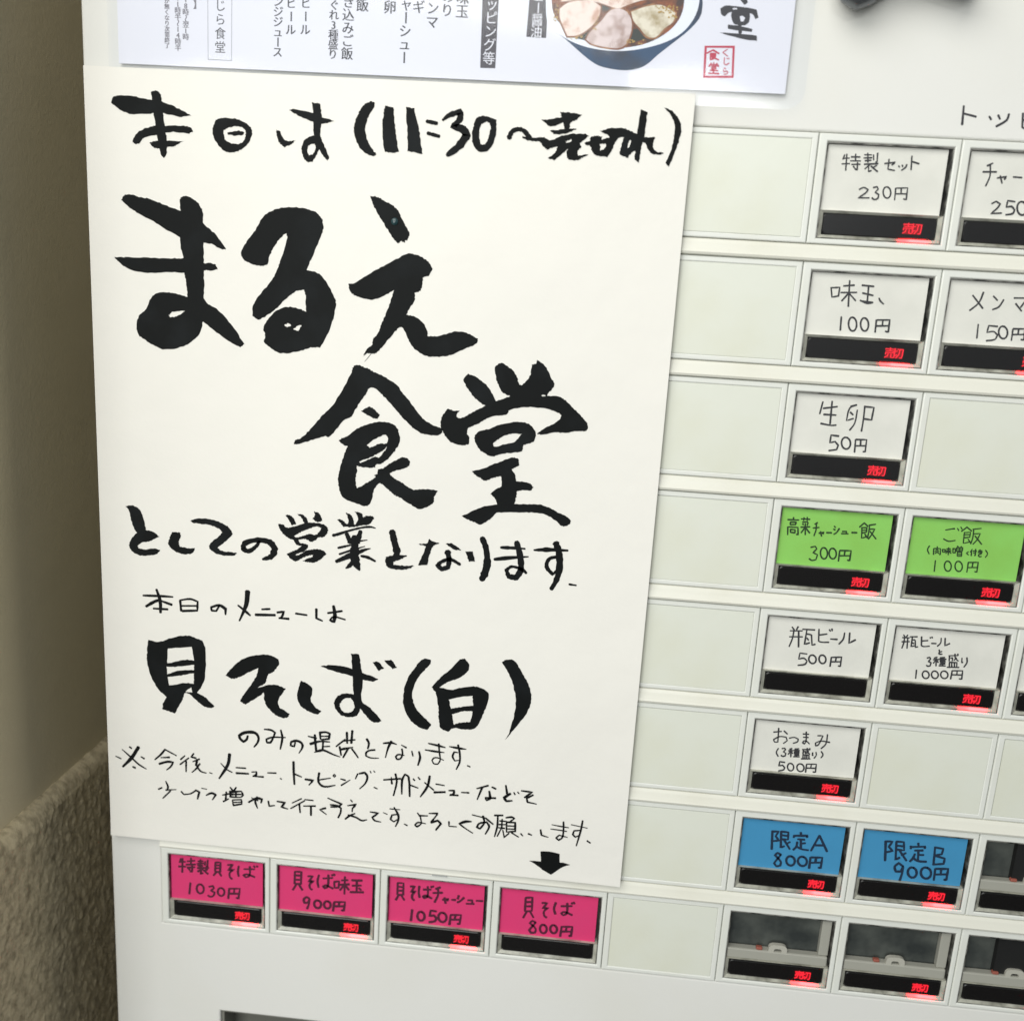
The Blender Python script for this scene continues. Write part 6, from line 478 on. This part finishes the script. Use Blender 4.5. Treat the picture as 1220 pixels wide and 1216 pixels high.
# ------------------------------------------------------------------ laminated menu sheet
sheet = link('menu_sheet', None, None, label='laminated printed menu sheet with a ramen bowl photo stuck above the handwritten poster', cat='menu')
px0, px1, pz0, pz1 = -0.0107, 0.2160, 0.0137, 0.125
link('paper', box_mesh('paper', px0, px1, -0.0010, -0.00085, pz0, pz1), sheet, M['sheet'])
def film_mesh():
    fx0, fx1, fz0, fz1 = px0-0.0035, 0.2222, 0.0088, 0.128
    nx, nz = 90, 44; vs, fs = [], []
    rc = 0.006
    for j in range(nz+1):
        for i in range(nx+1):
            x = fx0+(fx1-fx0)*i/nx; z = fz0+(fz1-fz0)*j/nz
            if x > fx1-rc and z < fz0+rc:
                dx, dz = x-(fx1-rc), (fz0+rc)-z; l = max(dx, dz); h = math.hypot(dx, dz)
                if h > 0: x = fx1-rc+dx*l/h; z = fz0+rc-dz*l/h
            lift = max(0, (x-0.15)/0.072)**2*max(0, 1-(z-fz0)/0.03)
            y = -0.00128-0.0009*lift-0.00012*math.sin(x*90)*min(1, (x-fx0)/0.01)
            vs.append((x, y, z))
    for j in range(nz):
        for i in range(nx):
            a = j*(nx+1)+i; fs.append((a, a+1, a+nx+2, a+nx+1))
    me = bpy.data.meshes.new('film'); me.from_pydata(vs, [], fs); me.update()
    for p in me.polygons: p.use_smooth = True
    return me
link('film', film_mesh(), sheet, M['film'])
y = -0.00103
def colm(chars, x, zb, pitch, size):
    n = len(chars); return [(ch, x-0.01*0+(n-1-i)*pitch*0.012, zb+(n-1-i)*pitch, size, -math.pi/2 if ch in 'ー〜' else 0) for i, ch in enumerate(chars)]
small = colm('スープが無くなり次第終了', 6.6, 20.0, 1.75, 1.9)+colm('11時半〜14時半', 10.4, 19.5, 1.95, 2.3)+colm('18時〜翌1時', 13.2, 23.0, 1.95, 2.3)
mid = colm('営業時間】', 17.4, 33.2, 2.9, 3.0)+colm('定休日】', 3.6, 37.0, 2.9, 3.0)
main = (colm('オレンジジュース', 45.2, 19.5, 3.15, 3.6)+colm('瓶ビール', 49.7, 26.7, 4.1, 3.7)+colm('生ビール', 54.7, 26.9, 4.1, 3.7)
        + colm('きまぐれ3種盛り', 64.3, 19.6, 3.05, 3.5)+colm('炊き込みご飯', 69.2, 20.0, 4.0, 4.2)+colm('ご飯', 74.1, 35.2, 4.2, 4.4)
        + colm('生卵', 83.4, 34.9, 4.2, 4.4)+colm('チャーシュー', 88.7, 19.6, 4.1, 4.3)+colm('ネギ', 93.1, 35.3, 4.2, 4.3)+colm('メンマ', 97.8, 30.9, 4.2, 4.3)+colm('のり', 102.7, 34.7, 4.2, 4.4)+colm('味玉', 107.7, 34.5, 4.2, 4.5))
white = colm('トッピング等', 117.4, 20.5, 4.15, 4.3)+colm('コロチャーシュー醤油', 132.8, 29.3, 3.6, 4.0)
for nm, it, m in (('small_print', small, 'printg'), ('small_print', mid, 'printg'), ('menu_lettering', main, 'print_')):
    me = glyphs(nm, it, y, bold=0.07); me.materials.append(M[m]); link(nm, me, sheet)
me = glyphs('shop_name', colm('くじら食堂', 25.2, 20.2, 4.35, 4.0), y); me.materials.append(M['print_']); link('shop_name', me, sheet)
me = ink_mesh('menu_frame', y); me.materials.append(M['linec']); link('frame_line', me, sheet)
me = ink_mesh('menu_label', y, n=1); me.materials.append(M['prints']); link('label_block', me, sheet)
me = glyphs('label_lettering', white, y-0.00003, bold=0.02); me.materials.append(M['printw']); link('label_lettering', me, sheet)
INK['pork_edge'] = ''
def swell(item, f):
    r = [tuple(float(v) for v in t.split(',')) for t in item[1:].split('/')[0].split()]
    cx = sum(a for a, b in r)/len(r); cz = sum(b for a, b in r)/len(r)
    return 'P'+' '.join('%.3f,%.3f' % (a+(a-cx)/max(1e-6, math.hypot(a-cx, b-cz))*f, b+(b-cz)/max(1e-6, math.hypot(a-cx, b-cz))*f) for a, b in r)
INK['pork_edge'] = ';'.join(swell(it, 0.55) for k in ('meat_a', 'meat_b', 'meat_c') for it in INK[k].split(';'))
M['b_edge'] = mat('pork_rim_brown', (0.20, 0.07, 0.025), 0.4, var=(250, (0.40, 0.20, 0.08), 1, 0.5, 0.65))
for i, (k, nm, m) in enumerate((('bowl_body', 'bowl_picture', 'b_body'), ('bowl_rim', 'bowl_rim_picture', 'b_rim'), ('bowl_soup', 'soup_picture', 'b_soup'), ('seaweed', 'seaweed_picture', 'b_sw'), ('pork_edge', 'pork_rim_picture', 'b_edge'), ('meat_b', 'pork_picture', 'b_mb'), ('meat_c', 'pork_picture', 'b_mc'), ('meat_a', 'pork_picture', 'b_ma'), ('onion', 'onion_picture', 'b_on'))):
    me = ink_mesh(k, y-0.00002*i, n=3, items=';'.join(INK[k].split(';'))); me.materials.append(M[m]); link(nm, me, sheet)
me = ink_mesh('brush', y-0.00001, 0.06, 3); me.materials.append(M['print_']); link('brush_lettering', me, sheet)
me = ink_mesh('seal', y-0.00001, 0.0, 3); me.materials.append(M['printr']); link('seal', me, sheet)

# ------------------------------------------------------------------ handwritten poster
poster = link('poster', None, None, label='large cream paper poster with black brush handwriting announcing the shop and its menu', cat='poster')
PX0, PX1, PZ0, PZ1 = -0.0227, 0.1868, -0.2823, 0.0122
def poster_mesh():
    nx, nz = 60, 80; vs, fs = [], []
    for s in (0, 1):
        for j in range(nz+1):
            for i in range(nx+1):
                x = PX0+(PX1-PX0)*i/nx; z = PZ0+(PZ1-PZ0)*j/nz
                e = 0.00035*(max(0, (x-0.165)/0.022)**2+max(0, (PZ0+0.015-z)/0.015)**2)
                vs.append((x, -0.0025-e+(0.0002 if s else 0), z))
    n = (nx+1)*(nz+1)
    for j in range(nz):
        for i in range(nx):
            a = j*(nx+1)+i; fs.append((a, a+1, a+nx+2, a+nx+1)); fs.append((n+a, n+a+nx+1, n+a+nx+2, n+a+1))
    for i in range(nx):
        a = i; fs.append((a, n+a, n+a+1, a+1)); a = nz*(nx+1)+i; fs.append((a, a+1, n+a+1, n+a))
    for j in range(nz):
        a = j*(nx+1); fs.append((a, a+nx+1, n+a+nx+1, n+a)); a += nx; fs.append((a, n+a, n+a+nx+1, a+nx+1))
    me = bpy.data.meshes.new('paper'); me.from_pydata(vs, [], fs); me.update(); return me
link('paper', poster_mesh(), poster, M['poster'])
for k in ('line_open', 'line_name', 'line_trading', 'line_menu_intro', 'line_dish', 'line_only', 'line_note'):
    big = k in ('line_open', 'line_name', 'line_trading', 'line_dish')
    me = ink_mesh(k, -0.00258, 0.17 if big else 0.10, 6 if big else 3, thin=1.03 if big else 1.12)
    if k in ('line_note',):
        for v in me.vertices:
            if v.co.z < PZ0+0.015: v.co.y -= 0.00035*((PZ0+0.015-v.co.z)/0.015)**2
    for v in me.vertices:
        if v.co.x > 0.165: v.co.y -= 0.00035*((v.co.x-0.165)/0.022)**2
    me.materials.append(M['ink']); link('brush_lettering', me, poster)
bm = bmesh.new(); bmesh.ops.create_uvsphere(bm, u_segments=20, v_segments=10, radius=0.0013)
me = mesh('pin_head', bm, True); me.materials.append(M['drop'])
o = link('pin_head', me, poster); o.location = (0.0876, -0.0026, -0.0336); o.scale = (1, 0.55, 1)
